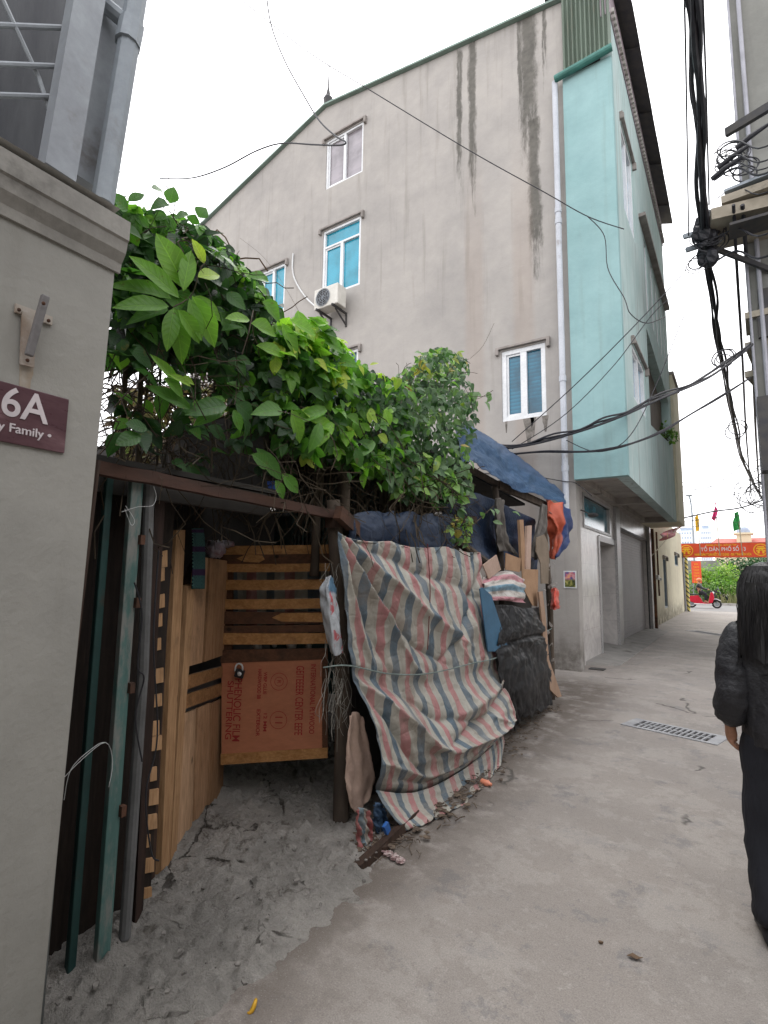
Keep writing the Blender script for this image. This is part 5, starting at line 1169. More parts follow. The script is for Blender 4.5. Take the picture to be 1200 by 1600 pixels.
# ================================================================== RIGHT SIDE OF THE LANE
m_rwall = plaster('right grey render', (.26, .26, .24), (.19, .19, .175), (.1, .1, .09), grime=.4)
XR, YR = .47, 12.0
rb = thing('right_building', 'tall grey rendered building with stacked ledges on the right of the lane', 'building', (3, YR, 0))
b = MB(); b.prism([V(XR, YR, 0), V(7, YR, 0), V(7, 27, 0), V(1.75, 27, 0)], V(0, 0, 16)); b.build('wall', m_rwall, rb)
b = MB()
for px, r in ((1146, .025), (1163, .04)):
    p = PY(px, 100, YR - .08); b.tube([(p.x - .02, YR - .08, 0), (p.x - .02, YR - .08, 15.6)], r, 8)
b.build('drainpipe', mat('pale pipe', (.36, .36, .4), (.28, .28, .31), 3, .5), rb)
def ledge(z, px0, py0, py1, px1, Y0, th, dep, nm, mt):
    """horizontal slab whose near edge follows two photo points at height z"""
    a = PZ(px0, py0, z); c = PZ(px1, py1, z); d = (c - a).normalized(); s_ = V(-d.y, d.x, 0)
    c = a + d * 3.2
    return a, c, s_
m_ledge = mat('buff concrete ledge', (.34, .3, .24), (.26, .23, .18), 5, .9, .4, 40, dirt=(.1, .09, .08), dl=.56)
def slabz(z, l, r, th, dep, nm, mt, grow=2.6):
    a = PZ(*l, z); c = PZ(*r, z); d = (c - a).normalized(); c = a + d * max(grow, (c - a).length); s_ = V(-d.y, d.x, 0)
    if s_.y < 0: s_ = -s_
    b = MB(); b.hexa([a, c, c + s_ * dep, a + s_ * dep, a + V(0, 0, th), c + V(0, 0, th), c + s_ * dep + V(0, 0, th), a + s_ * dep + V(0, 0, th)])
    return b.build(nm, mt, rb)
slabz(8.1, (1112, 343), (1200, 322), .22, 1.1, 'ledge', m_ledge)
slabz(8.38, (1127, 318), (1200, 292), .14, 1.2, 'ledge', m_ledge)
slabz(8.6, (1131, 300), (1200, 272), .05, 1.2, 'metal_sheet', m_grey)
slabz(7.85, (1140, 352), (1200, 335), .05, .5, 'awning', m_dark)
for z, py in ((6.55, 498), (6.0, 545), (5.45, 590)):
    slabz(z, (1164, py), (1200, py - 8), .12, .9, 'balcony_slab', m_ledge, 2.5)
for z, py in ((6.67, 482), (6.12, 525), (5.57, 575)):
    a = PZ(1176, py, z); MB().box(a.x + .1, a.x + 2.6, a.y + .15, a.y + .7, z + .005, z + .42).build('dark_opening', m_dark, rb)
a = PZ(1134, 208, 10.2); b = MB(); c = PZ(1200, 168, 10.2); dd_ = (c - a).normalized(); b.beam(a, a + dd_ * 3, .09, .16); b.build('steel_arm', m_dark, rb)
b = MB(); a = PZ(1191, 735, 3.4); b.box(a.x, a.x + .5, a.y, a.y + .4, 3.4, 4.7); b.build('meter_box', m_dark, rb)
# unseen houses beside and behind the viewer, sized by the skylight they block
nb = thing('unseen_lane_house', 'unseen plain rendered house beside the lane on the right, nearer than the ledges', 'house', (4, 0, 0))
b = MB(); b.box(2.6, 7, -9, 6.0, 0, 4.6); b.build('wall', m_rwall, nb)
nb2 = thing('unseen_rear_house', 'unseen plain rendered house across the lane behind the viewer', 'house', (0, -11, 0))
b = MB(); b.box(-6, 1.8, -16, -11, 0, 6); b.build('wall', m_rwall, nb2)

# cable rack: cross arms reaching out from the building corner
rk = thing('cable_rack', 'steel cable rack with cross arms and tangled loops at the building corner', 'cable rack', (.3, 11.5, 7.2))
for l, r in (((1068, 370), (1200, 336)), ((1072, 391), (1200, 350)), ((1108, 385), (1200, 420))):
    a, c = PY(*l, 11.4), PY(*r, 11.9); b = MB(); b.beam(a, c + (c - a) * .3, .06, .09); b.build('cross_arm', m_grey if l[0] < 1100 else m_dark, rk)
b = MB(); random.seed(5)
for i in range(26):
    c = PY(random.gauss(1104, 8), random.gauss(370, 14), random.uniform(11.1, 11.5)); r = random.uniform(.04, .14); b.ball(c, (r, r, r * 1.2), 8, 6, lambda d: 1 + .4 * nz(d.x * 3, d.y * 3, d.z * 3))
b.build('clamp', m_cable, rk)
b = MB()
def loop(c, r, n, tilt):
    for i in range(n):
        cx = c + V(random.gauss(0, r * .2), random.gauss(0, r * .2), random.gauss(0, r * .25)); rr = r * random.uniform(.6, 1.1); t = random.uniform(-tilt, tilt)
        b.tube([cx + V(rr * math.cos(a), rr * .4 * math.sin(a + t), rr * math.sin(a) * random.uniform(.98, 1.02)) for a in [j * math.pi / 10 for j in range(21)]], random.uniform(.008, .016), 5, False)
loop(PY(1145, 240, 11.3), .28, 7, 1); loop(PY(1107, 372, 11.2), .3, 7, 1); loop(PY(1090, 410, 11.2), .2, 3, 1); loop(PY(1160, 262, 11.3), .22, 4, 1); b.build('cable_loop', m_cable, rk)
b = MB(); random.seed(9)
for px, py in ((1122, 263), (1112, 280), (1150, 232)): c = PY(px, py, 11.2); b.tube([c, c + V(.22, -.1, .06), c + V(.5, -.2, .1)], [.045, .05, .03], 8)
for py in (228, 250, 262, 270, 300, 365, 400): b.tube(curve([PY(1112 + py % 7, py + 12, 11.2), PY(1150, py - 8, 11), PY(1185, py + 4, 10.5), PY(1230, py - 16, 10)], 12), random.uniform(.01, .02), 6)
b.build('cable_end', m_cable, rk)
def cable(label, pts, r, n=40, strands=1, spread=.03, group='overhead cables', name='cable', lump=0):
    """pts: (px, py, ('z'|'y'|'x', value)) anchors turned into real points"""
    f = {'z': PZ, 'y': PY, 'x': PX}; P_ = [f[p[2]](p[0], p[1], p[3]) for p in pts]; b = MB()
    cv = curve(P_, n)
    for s in range(strands):
        o_ = Vector((random.gauss(0, spread), random.gauss(0, spread), random.gauss(0, spread))) if strands > 1 else V(0, 0, 0)
        ph = random.uniform(0, 6)
        b.tube([p + o_ * (1 + .5 * math.sin(i * .5 + ph)) for i, p in enumerate(cv)], [r * (1 + lump * nz(i * .4, ph)) for i in range(len(cv))], 6)
    o = b.build(name, m_cable); return tag(o, label, 'cable', group)
random.seed(14)
cable('thick black cable bundle running overhead from the top edge to the cable rack', [(1080, -120, 'z', 8.6), (1084, 0, 'z', 8.45), (1092, 130, 'z', 8.3), (1096, 260, 'z', 8.2), (1101, 372, 'z', 8.15)], .034, 40, 4, .03, lump=.5)
cable('thin straight wire left of the thick overhead bundle', [(1068, -60, 'z', 8.7), (1072, 120, 'z', 8.6), (1076, 368, 'z', 8.25)], .012, 20)
cable('thin wire sagging in a loop against the thick overhead bundle', [(1078, 20, 'z', 8.5), (1078, 130, 'z', 8.2), (1083, 165, 'z', 8.1), (1089, 195, 'z', 8.3)], .01, 20)
cable('thin straight wire right of the thick overhead bundle', [(1096, -60, 'z', 8.6), (1103, 130, 'z', 8.5), (1108, 320, 'z', 8.3)], .013, 20)
cable('thick bundle sagging from the cable rack towards the far road', [(1100, 385, 'z', 8.1), (1112, 470, 'z', 7.7), (1122, 540, 'z', 7.3), (1136, 610, 'z', 6.9), (1150, 680, 'z', 6.5), (1160, 720, 'z', 6.3), (1182, 765, 'z', 6.2), (1203, 800, 'z', 6.2)], .026, 60, 5, .045, lump=.4)
for i, (xs, nm) in enumerate((((1146, 1152, 1160, 1166, 1174), 'left one of the two straight purple black cables in front of the building edge'), ((1160, 1168, 1176, 1181, 1187), 'right one of the two straight purple black cables in front of the building edge'))):
    cable(nm, [(xs[0], 320, 'z', 8.2), (xs[1], 430, 'z', 7.6), (xs[2], 560, 'z', 7), (xs[3], 680, 'z', 6.5), (xs[4], 775, 'z', 6)], .028 if i == 0 else .035, 40)
cable('thick cable bundle crossing from the gable wall to the right building', [(760, 705, 'y', 9.24), (830, 695, 'y', 8.9), (900, 676, 'y', 8.8), (960, 655, 'y', 9), (1030, 624, 'y', 9.6), (1110, 588, 'y', 10.4), (1172, 540, 'y', 11.4)], .016, 60, 6, .035)
cable('single cable under the bundle crossing to the right building', [(770, 712, 'y', 9.24), (850, 705, 'y', 9.0), (930, 704, 'y', 8.8), (1010, 684, 'y', 9.2), (1090, 640, 'y', 10), (1172, 590, 'y', 11.4)], .016, 60, 2, .006)
cable('thin wire from the turquoise wall up to the cable rack', [(800, 690, 'y', 9.15), (900, 600, 'y', 8.9), (1000, 500, 'y', 9.0), (1072, 422, 'y', 11.1)], .008, 30)
cable('thin wire crossing the lower turquoise wall up to the right', [(800, 702, 'y', 9.15), (880, 650, 'y', 8.9), (960, 570, 'y', 8.95), (1030, 480, 'y', 9.4), (1092, 440, 'y', 11.1)], .007, 30)
cable('curved thin wire hanging from the rack in front of the bay', [(1095, 440, 'y', 11.2), (1066, 500, 'y', 10.4), (1030, 590, 'y', 9.6), (985, 680, 'y', 9), (935, 706, 'y', 8.9), (885, 688, 'y', 9.1)], .008, 40)
cable('long thin wire crossing the gable wall from the sky to the turquoise wall', [(372, -4, 'y', 6), (480, 80, 'y', 6.6), (580, 142, 'y', 7.2), (735, 236, 'y', 8), (850, 300, 'y', 8.6), (918, 338, 'y', 9.0), (975, 358, 'y', 9.1)], .0085, 50)
cable('thin drop wire curling down the turquoise wall', [(918, 338, 'y', 9.0), (944, 368, 'y', 9.08), (950, 420, 'y', 9.08), (975, 465, 'y', 9.08), (985, 490, 'y', 9.1), (1010, 505, 'y', 9.3), (1040, 495, 'y', 10)], .008, 40)
cable('loose drooping black wire ending in mid air over the gable', [(416, -10, 'y', 4), (424, 40, 'y', 4), (445, 95, 'y', 4), (478, 155, 'y', 4), (500, 190, 'y', 4), (525, 213, 'y', 4), (540, 222, 'y', 4), (530, 227, 'y', 4), (490, 226, 'y', 4), (440, 224, 'y', 4), (400, 236, 'y', 4), (350, 262, 'y', 4), (300, 278, 'y', 4), (250, 279, 'y', 4)], .009, 90)
FW = ['second', 'third', 'fourth', 'fifth', 'sixth', '', 'seventh', 'lowest', 'uppermost']
for i, (ya, yb, r) in enumerate(((748, 714, .014), (756, 724, .012), (765, 730, .012), (772, 742, .016), (788, 758, .01), (812, 780, .035), (816, 795, .016), (825, 806, .01), (742, 700, .01))):
    cable(FW[i] + ' of the thin wires strung across the far end of the lane' if r < .03 else 'thickest wire strung across the far end of the lane', [(1040, ya + 4, 'y', 29 + i * .2), (1110, (ya + yb) / 2 + 4, 'y', 29 + i * .2), (1160, yb + (ya - yb) * .3 + 3, 'y', 29 + i * .2), (1215, yb - 8, 'y', 29 + i * .2)], r, 24, group='far wires' if r < .03 else 'overhead cables')
cable('wire drooping below the far crossing wires', [(1055, 755, 'y', 28), (1090, 765, 'y', 28), (1130, 750, 'y', 28), (1158, 725, 'y', 28)], .014, 24)
b = MB(); random.seed(3)
loop(PY(1172, 775, 24), .45, 6, 1); loop(PY(1190, 770, 24), .5, 6, 1); loop(PY(1196, 745, 24), .4, 4, 1)
o = b.build('cable_coil', m_cable); tag(o, 'tangled coils of cable hanging at the far end of the right building', 'cable coil')
b = MB(); loop(PY(1130, 563, 11), .16, 3, 1); loop(PY(1150, 667, 14), .18, 2, 1); o = b.build('cable_coil', m_cable); tag(o, 'small loose wire loops on the sagging bundle', 'cable coil')

# ================================================================== FAR END OF THE LANE
YB = 31.8
bn = thing('street_banner', 'red banner with yellow and white lettering stretched across the lane end', 'banner', (-.6, YB, 2.8))
bl, brt = PY(1064, 860, YB), PY(1199, 860, YB); bz0, bz1 = PY(1130, 871, YB).z, PY(1130, 848.5, YB).z
m_red = mat('banner red', (.72, .09, .035), (.66, .075, .03), 3, .6, .05, 30)
m_yel = mat('banner yellow', (.85, .5, .03), (.8, .45, .03), 3, .6, 0)
b = MB(); b.box(bl.x, brt.x, YB, YB + .02, bz0, bz1); b.build('cloth', m_red, bn)
hh = bz1 - bz0; cxm = (bl.x + brt.x) / 2; wv = brt.x - bl.x
text('TỔ DÂN PHỐ SỐ 13', m_white, bn, 'banner_text', (cxm + .02, YB - .004, bz0 + hh * .56), (1, 0, 0), (0, 0, 1), hh * .25, fitw=wv * .52, bold=.003)
text('PHƯỜNG VĂN HÓA - QUẬN BA ĐÌNH', m_yel, bn, 'banner_text', (cxm - .05, YB - .004, bz0 + hh * .86), (1, 0, 0), (0, 0, 1), hh * .1, fitw=wv * .35, bold=.002)
text('NHÂN DÂN ĐOÀN KẾT XÂY DỰNG - GIA ĐÌNH VĂN HÓA', m_yel, bn, 'banner_text', (cxm - .02, YB - .004, bz0 + hh * .2), (1, 0, 0), (0, 0, 1), hh * .17, fitw=wv * .66, bold=.005)
for cx in (bl.x + wv * .068, brt.x - wv * .07):
    cz = bz0 + hh * .5; rr = hh * .41
    b = MB(); b.prism([V(cx + rr * 1.02 * math.cos(a), YB - .003, cz + rr * math.sin(a)) for a in [i * math.pi / 14 for i in range(28)]], V(0, .002, 0)); em = b.build('emblem', m_yel, bn)
    b = MB(); b.prism([V(cx + rr * .88 * math.cos(a), YB - .006, cz + rr * .86 * math.sin(a)) for a in [i * math.pi / 14 for i in range(28)]], V(0, .002, 0)); b.build('emblem_field', m_red, em)
    b = MB()
    for q in (((-.55, .35), (.55, .35), (.7, .12), (-.7, .12)), ((-.4, .6), (.4, .6), (.5, .42), (-.5, .42)), ((-.3, .12), (-.12, .12), (-.2, -.6), (-.5, -.6)), ((.12, .12), (.3, .12), (.5, -.6), (.2, -.6)), ((-.62, -.05), (-.4, -.05), (-.45, -.3), (-.62, -.3)), ((.62, -.05), (.4, -.05), (.45, -.3), (.62, -.3))):
        b.prism([V(cx + rr * x, YB - .009, cz + rr * z) for x, z in q], V(0, .002, 0))
    b.tube([V(cx + rr * .13 * math.cos(a), YB - .01, cz + rr * .02 + rr * .13 * math.sin(a)) for a in [i * math.pi / 6 for i in range(13)]], .02, 4)
    b.build('emblem_motif', m_yel, em)
for x in (bl.x - .03, brt.x + .03): MB().tube([(x, YB + .05, 0), (x, YB + .05, bz1 + .15)], .04, 8).build('banner_post', m_grey, bn)
MB().box(bl.x, brt.x, YB + .021, YB + .05, bz1 - .03, bz1 + .02).build('banner_rail', m_grey, bn)
# flags on canes above the banner
m_flag = {'yellow': mat('yellow flag', (.8, .5, .03), (.7, .42, .03), 5, .7), 'pink': mat('pink flag', (.7, .04, .2), (.6, .03, .16), 5, .7), 'green': mat('green flag', (.03, .3, .07), (.02, .24, .05), 5, .7), 'red': mat('red flag', (.36, .012, .02), (.26, .01, .015), 5, .7)}
m_cane = mat('bamboo cane', (.4, .36, .26), (.3, .26, .18), 5, .7)
def flag(c, p0, p1, rows, label, Y=YB):
    t = thing('flag', label, 'flag', PY(*p0, Y), 'small flags above the banner')
    MB().tube([PY(*p0, Y), PY(*p1, Y)], .022, 6).build('pole', m_cane, t)
    o = patch('flag_cloth', [[PY(*q, Y - .05 * (i % 2)) for i, q in enumerate(r)] for r in rows], 12, 14, m_flag[c], t, lambda u, v: .05 * math.sin(u * 8 + v * 4), .004)
    return t
flag('yellow', (1094.5, 868), (1090, 803), [[(1090, 803), (1087, 807), (1085, 812)], [(1091, 812), (1089, 815), (1086, 816)], [(1092, 818), (1090, 822), (1088, 828)], [(1094, 826), (1092, 828), (1089, 832)]], 'yellow flag on a leaning cane above the banner')
flag('pink', (1125, 868), (1117, 785), [[(1117, 784), (1118, 788), (1119, 795)], [(1116, 792), (1118, 796), (1121, 801)], [(1115, 800), (1117, 803), (1120, 808)], [(1112, 810), (1115, 814), (1117, 815)]], 'bright pink flag on a cane above the banner')
flag('green', (1160, 868), (1153, 798), [[(1153, 799), (1149, 801), (1147, 805)], [(1155, 810), (1150, 810), (1145, 815)], [(1156, 820), (1152, 822), (1146, 824)], [(1158, 827), (1152, 828), (1147, 831)]], 'green flag hanging from a cane above the banner')
t = thing('national_flag', 'red flag with a yellow star on a slanting pole fixed to the cream house', 'flag', PX(1015, 872, -2.34))
MB().tube(curve([PX(1014, 873, -2.34), PX(1028, 858, -2.2), PX(1042, 842, -2.05), PX(1068, 816, -1.8)], 10), .018, 6).build('pole', m_cane, t)
o = patch('flag_cloth', [[PX(*q, -1.95) for q in r] for r in (((1066, 820), (1056, 824), (1043, 829), (1034, 835)), ((1063, 825), (1054, 830), (1042, 834), (1032, 841)), ((1054, 836), (1048, 840), (1040, 844), (1033, 845)))], 16, 14, m_flag['red'], t, lambda u, v: .05 * math.sin(u * 5 + v * 7), .005)
c = PX(1043, 836, -1.84); b = MB(); b.prism([c + V(.0, (.11 if i % 2 == 0 else .045) * math.sin(i * math.pi / 5) , (.11 if i % 2 == 0 else .045) * math.cos(i * math.pi / 5)) for i in range(10)], V(.004, 0, 0)); b.build('star', m_yel, t)
# dark gate, striped pole, red signboard at the lane end
o = MB().box(-2.44, -2.36, 31.25, 32.3, 0, 3.0).build('steel_gate', m_dark); tag(o, 'dark steel gate folded open at the end of the cream house', 'gate')
def stripe_m():
    k = NT('striped pole paint'); x, y, z = k.sep(k.pos()); f = k.math('FRACT', k.math('MULTIPLY', k.math('ADD', z, x), 4.2)); return k.done(k.ramp(f, [(0, (.7, .6, .2)), (.62, (.05, .05, .05))], True), .5)
p = PY(1076, 950, 31.4); o = MB().tube([(p.x, 31.4, 0), (p.x, 31.4, 2.75)], .075, 12).build('striped_pole', stripe_m()); tag(o, 'yellow and black striped pole at the lane entrance', 'pole')
sgn = thing('signboard', 'upright red signboard with yellow lettering below the banner', 'signboard', PY(1088, 910, 41.9))
z0, z1 = PY(1088, 911, 41.9).z, PY(1088, 877, 41.9).z; xa, xb = PY(1080.5, 890, 41.9).x, PY(1095.5, 890, 41.9).x
MB().box(xa, xb, 41.9, 41.98, z0, z1).build('board', m_red, sgn)
for i in range(7): text('VĂN HÓA' if i == 0 else 'TỔ DÂN PHỐ', m_yel, sgn, 'sign_text', ((xa + xb) / 2, 41.895, z1 - .2 - i * .2), (1, 0, 0), (0, 0, 1), .11, fitw=(xb - xa) * (.4 if i == 0 else .6))
MB().tube([(xa + .05, 42.02, 0.1), (xa + .05, 42.02, z1)], .03, 6).build('sign_post', m_grey, sgn); MB().tube([(xb - .05, 42.02, 0.1), (xb - .05, 42.02, z1)], .03, 6).build('sign_post', m_grey, sgn)
lp = thing('street_lamp', 'tall thin street lamp seen beyond the banner', 'street lamp', PY(1086, 930, 60))
b = MB(); q = [PY(1086, 915, 60), PY(1083, 830, 60), PY(1080, 790, 60), PY(1077, 775, 60)]; b.tube(curve(q, 12), .09, 6); b.build('post', m_grey, lp)
b = MB(); b.ball(PY(1076.5, 774, 60), (.35, .2, .12), 10, 6); b.build('lamp_head', m_grey, lp)
# white tower blocks
def tower(l, r, top, Y, label):
    t = thing('tower_block', label, 'building', (PY((l + r) / 2, 900, Y).x, Y, 0), 'far tower blocks'); xa, xb = PY(l, 850, Y).x, PY(r, 850, Y).x; zt = PY((l + r) / 2, top, Y).z
    MB().box(xa, xb, Y, Y + 15, 0, zt).build('wall', mat('white tower', (.72, .74, .78), (.66, .68, .73), .3, .8, 0), t)
    mw = mat('tower glazing', (.35, .42, .52), (.3, .36, .45), .3, .3, 0)
    for i in range(int(zt / 3.2)):
        b = MB(); z = 2 + i * 3.2
        if z + 1.4 > zt: break
        for k_ in range(6): x = lerp(xa, xb, (k_ + .18) / 6); b.box(x, x + (xb - xa) / 6 * .6, Y - .06, Y - .01, z, z + 1.3)
        b.build('window_row', mw, t)
    b = MB(); b.box(xa + 1, xb - 1, Y + 1, Y + 6, zt, zt + 2); b.build('roof_house', mw, t)
tower(1061, 1086, 829, 420, 'left white tower block beyond the banner'); tower(1095, 1112, 826, 380, 'right white tower block beyond the banner, plain topped')
# red roofed hall with cupola
hl_ = thing('red_roofed_hall', 'cream hall with red tiled roof and small domed cupola behind the trees', 'building', (0, 92, 0))
Yh = 92; x0, x1 = PY(1108, 850, Yh).x, PY(1230, 850, Yh).x; ze, zr_ = PY(1150, 850, Yh).z, PY(1150, 838, Yh).z
m_rtile = mat('red roof tile', (.45, .12, .1), (.38, .1, .085), 1, .8, .3, 3, stretch=(1, 1, 4)); m_hall = mat('hall cream wall', (.6, .52, .36), (.55, .47, .33), 1, .9)
MB().box(x0 + .6, x1 - .6, Yh + .6, Yh + 14, 0, ze).build('wall', m_hall, hl_)
b = MB(); b.add([V(x0, Yh, ze), V(x1, Yh, ze), V(x1, Yh + 15, ze), V(x0, Yh + 15, ze), V(x0 + .8, Yh + 4, zr_), V(x1 - .8, Yh + 4, zr_), V(x1 - .8, Yh + 11, zr_), V(x0 + .8, Yh + 11, zr_)], [(0, 3, 2, 1), (4, 5, 6, 7), (0, 1, 5, 4), (1, 2, 6, 5), (2, 3, 7, 6), (3, 0, 4, 7)]); b.build('roof', m_rtile, hl_)
c = PY(1163, 848, Yh); cp = MB(); s_ = .9; zt = PY(1163, 834, Yh).z
cp.box(c.x - s_, c.x + s_, Yh + 1, Yh + 1 + 2 * s_, ze - .5, zt); cp.box(c.x - s_ * 1.35, c.x + s_ * 1.35, Yh + .7, Yh + 1.3 + 2 * s_, zt, zt + .25); cu_ = cp.build('cupola', m_hall, hl_)
b = MB(); b.ball(V(c.x, Yh + 1 + s_, zt + .25), (s_, s_, s_ * 1.1), 14, 8); b.tube([(c.x, Yh + 1 + s_, zt + 1.2), (c.x, Yh + 1 + s_, zt + 1.8)], .06, 6); b.build('dome', mat('grey dome', (.3, .34, .42), (.25, .28, .35), 2, .5), cu_)
# planting at the road side
m_bush = leaf_mat('bush leaf', [(0, (.03, .08, .02)), (.4, (.09, .2, .03)), (.7, (.2, .34, .05)), (1, (.4, .45, .12))], .3, .6)
m_tree = leaf_mat('tree leaf', [(0, (.01, .03, .015)), (.5, (.03, .08, .035)), (1, (.07, .15, .05))], .2, .6)
gpl = 'bushes and trees across the road'
def atp(px, Y): p = PY(px, 930, Y); return (p.x, Y, .1)
plant('bright_bush', 'bright yellow green leafy tree right of the red signboard', 'tree', atp(1120, 45), 3.3, 1.5, 2600, (.1, .22), m_bush, .6, group=gpl, seed=2)
plant('bush', 'lower pale green bush under the bright tree', 'bush', atp(1128, 43.4), 1.9, 1.5, 1800, (.09, .2), m_bush, .45, group=gpl, low=.1, seed=3, parts=('stem', 'foliage'))
plant('dark_tree', 'dark green tree at the right behind the bushes', 'tree', atp(1175, 54), 3.9, 3.0, 3600, (.15, .3), m_tree, .5, group=gpl, seed=4)
plant('dark_tree', 'dark tree hidden mostly behind the walking person', 'tree', atp(1215, 56), 4.2, 3.0, 2600, (.15, .3), m_tree, .4, group=gpl, seed=5)
plant('bush', 'low grey green bush beside the riding scooter', 'bush', atp(1100, 42.6), 1.2, .9, 900, (.08, .16), m_bush, .3, group=gpl, low=.05, seed=6, parts=('stem', 'foliage'))
plant('bush', 'low bush left of the red signboard', 'bush', atp(1060, 44), 2.0, 2.0, 1200, (.1, .2), m_bush, .4, group=gpl, low=.05, seed=16, parts=('stem', 'foliage'))
b = MB(); random.seed(8)
for i in range(1500):
    x = random.uniform(-3.5, 7); y = random.uniform(41.9, 44); h = random.uniform(.3, 1.5) * (.5 + .5 * min(1, max(0, (x + 1.5) / 2))); lx, ly = random.gauss(0, .3), random.gauss(0, .2); w_ = .02
    b.add([V(x - w_, y, .1), V(x + w_, y, .1), V(x + lx * .4 + w_ * .7, y + ly * .4, .1 + h * .6), V(x + lx * .4 - w_ * .7, y + ly * .4, .1 + h * .6), V(x + lx, y + ly, .1 + h)], [(0, 1, 2, 3), (3, 2, 4)])
o = b.build('tall_grass', mat('tall grass', (.14, .18, .06), (.26, .24, .12), 1.5, .9, 0), fix=False); tag(o, 'tall pale grass along the far side of the road', 'grass', kind='stuff')
o = MB().box(-6, -1.2, 50, 50.3, 0, 3.2).build('grey_wall', m_rwall); tag(o, 'grey wall behind the red signboard', 'wall')
# balcony plant
plant('balcony_plant', 'small green plant on the far end of the turquoise balcony', 'plant', (XO - .08, 16.2, 5.3), .7, .28, 160, (.06, .14), m_bush, .35, low=.0, seed=12, parts=('stem', 'foliage'))

# ================================================================== PEOPLE AND SCOOTER
m_skin = mat('skin', (.42, .22, .14), (.36, .18, .11), 6, .55, .05, 60)
m_coat = mat('black jacket cloth', (.018, .018, .021), (.03, .03, .034), 6, .55, .8, 11, d=.03)
m_trs = mat('black trouser cloth', (.014, .015, .02), (.02, .021, .028), 6, .8, .8, 9, stretch=(1, 1, .35), d=.03)
m_hair = mat('black hair', (.009, .008, .009), (.02, .018, .018), 30, .38, .6, 90, stretch=(1, 1, .05))
def skin(name, J, E, mt, parent, root, sub=2, org=None):
    names = list(J); me = bpy.data.meshes.new(name); base = WPOS[parent.name]
    me.from_pydata([tuple(Vector(J[k][0]) - base) for k in names], [(names.index(a), names.index(c)) for a, c in E], [])
    me.materials.append(mt); o = bpy.data.objects.new(name, me); COL.objects.link(o); o.parent = parent; WPOS[o.name] = base.copy()
    sm = o.modifiers.new('skin', 'SKIN'); sm.use_smooth_shade = True
    for i, k in enumerate(names):
        r = J[k][1]; d = me.skin_vertices[0].data[i]; d.radius = r if isinstance(r, tuple) else (r, r); d.use_root = (k == root)
    s2 = o.modifiers.new('sub', 'SUBSURF'); s2.levels = sub; s2.render_levels = sub
    return o
pg = PZ(1250, 1470); PB = V(pg.x, pg.y, 0)
per = thing('person', 'person with long black hair in black jacket and trousers walking away along the lane', 'person', PB)
ang = R(8); ca, sa = math.cos(ang), math.sin(ang)
def W(x, y, z): return PB + V(x * ca - y * sa, x * sa + y * ca, z)     # x right, y forward
J = {'pelvis': (W(0, 0, .84), .12), 'waist': (W(0, .01, 1.0), .11), 'chest': (W(0, .01, 1.2), .125), 'neckb': (W(0, 0, 1.33), .055), 'neck': (W(0, .015, 1.39), .048), 'head': (W(0, .03, 1.47), (.072, .085)), 'crown': (W(0, .025, 1.55), .045),
     'ls': (W(-.16, 0, 1.28), .05), 'le': (W(-.222, -.05, 1.03), .038), 'lw': (W(-.2, .03, .85), .025), 'lp': (W(-.195, .055, .79), (.035, .018)),
     'rs': (W(.16, 0, 1.28), .05), 're': (W(.22, -.04, 1.03), .038), 'rw': (W(.2, .06, .82), .025), 'rp': (W(.18, .09, .755), (.035, .018)),
     'lh': (W(-.09, 0, .8), .09), 'lk': (W(-.1, .01, .45), .058), 'la': (W(-.1, -.06, .09), .036), 'lb': (W(-.1, -.09, .045), .034), 'lt': (W(-.11, .1, .03), .025),
     'rh': (W(.09, 0, .8), .09), 'rk': (W(.1, .1, .46), .058), 'ra': (W(.1, .2, .1), .036), 'rb': (W(.1, .16, .05), .034), 'rt': (W(.1, .36, .03), .025)}
E_ = [('pelvis', 'waist'), ('waist', 'chest'), ('chest', 'neckb'), ('neckb', 'neck'), ('neck', 'head'), ('head', 'crown'), ('chest', 'ls'), ('ls', 'le'), ('le', 'lw'), ('lw', 'lp'), ('chest', 'rs'), ('rs', 're'), ('re', 'rw'), ('rw', 'rp'), ('pelvis', 'lh'), ('lh', 'lk'), ('lk', 'la'), ('la', 'lb'), ('lb', 'lt'), ('pelvis', 'rh'), ('rh', 'rk'), ('rk', 'ra'), ('ra', 'rb'), ('rb', 'rt')]
for s, sx in (('l', -1), ('r', 1)):
    w_ = Vector(J[s + 'p'][0])
    for i, (oy, ln) in enumerate(((.028, .062), (.01, .074), (-.009, .07), (-.026, .055))):
        a = w_ + V(0, oy, -.025); J[f'{s}f{i}a'] = (a, .0095); J[f'{s}f{i}b'] = (a + V(-sx * .022, .01, -ln * .4), .0085); J[f'{s}f{i}c'] = (a + V(-sx * .055, .012, -ln * .6), .007)
        E_ += [(s + 'p', f'{s}f{i}a'), (f'{s}f{i}a', f'{s}f{i}b'), (f'{s}f{i}b', f'{s}f{i}c')]
    a = w_ + V(-sx * .005, .04, .005); J[s + 'th1'] = (a, .011); J[s + 'th2'] = (a + V(-sx * .012, .018, -.04), .009); E_ += [(s + 'p', s + 'th1'), (s + 'th1', s + 'th2')]
body = skin('body', J, E_, m_skin, per, 'pelvis')
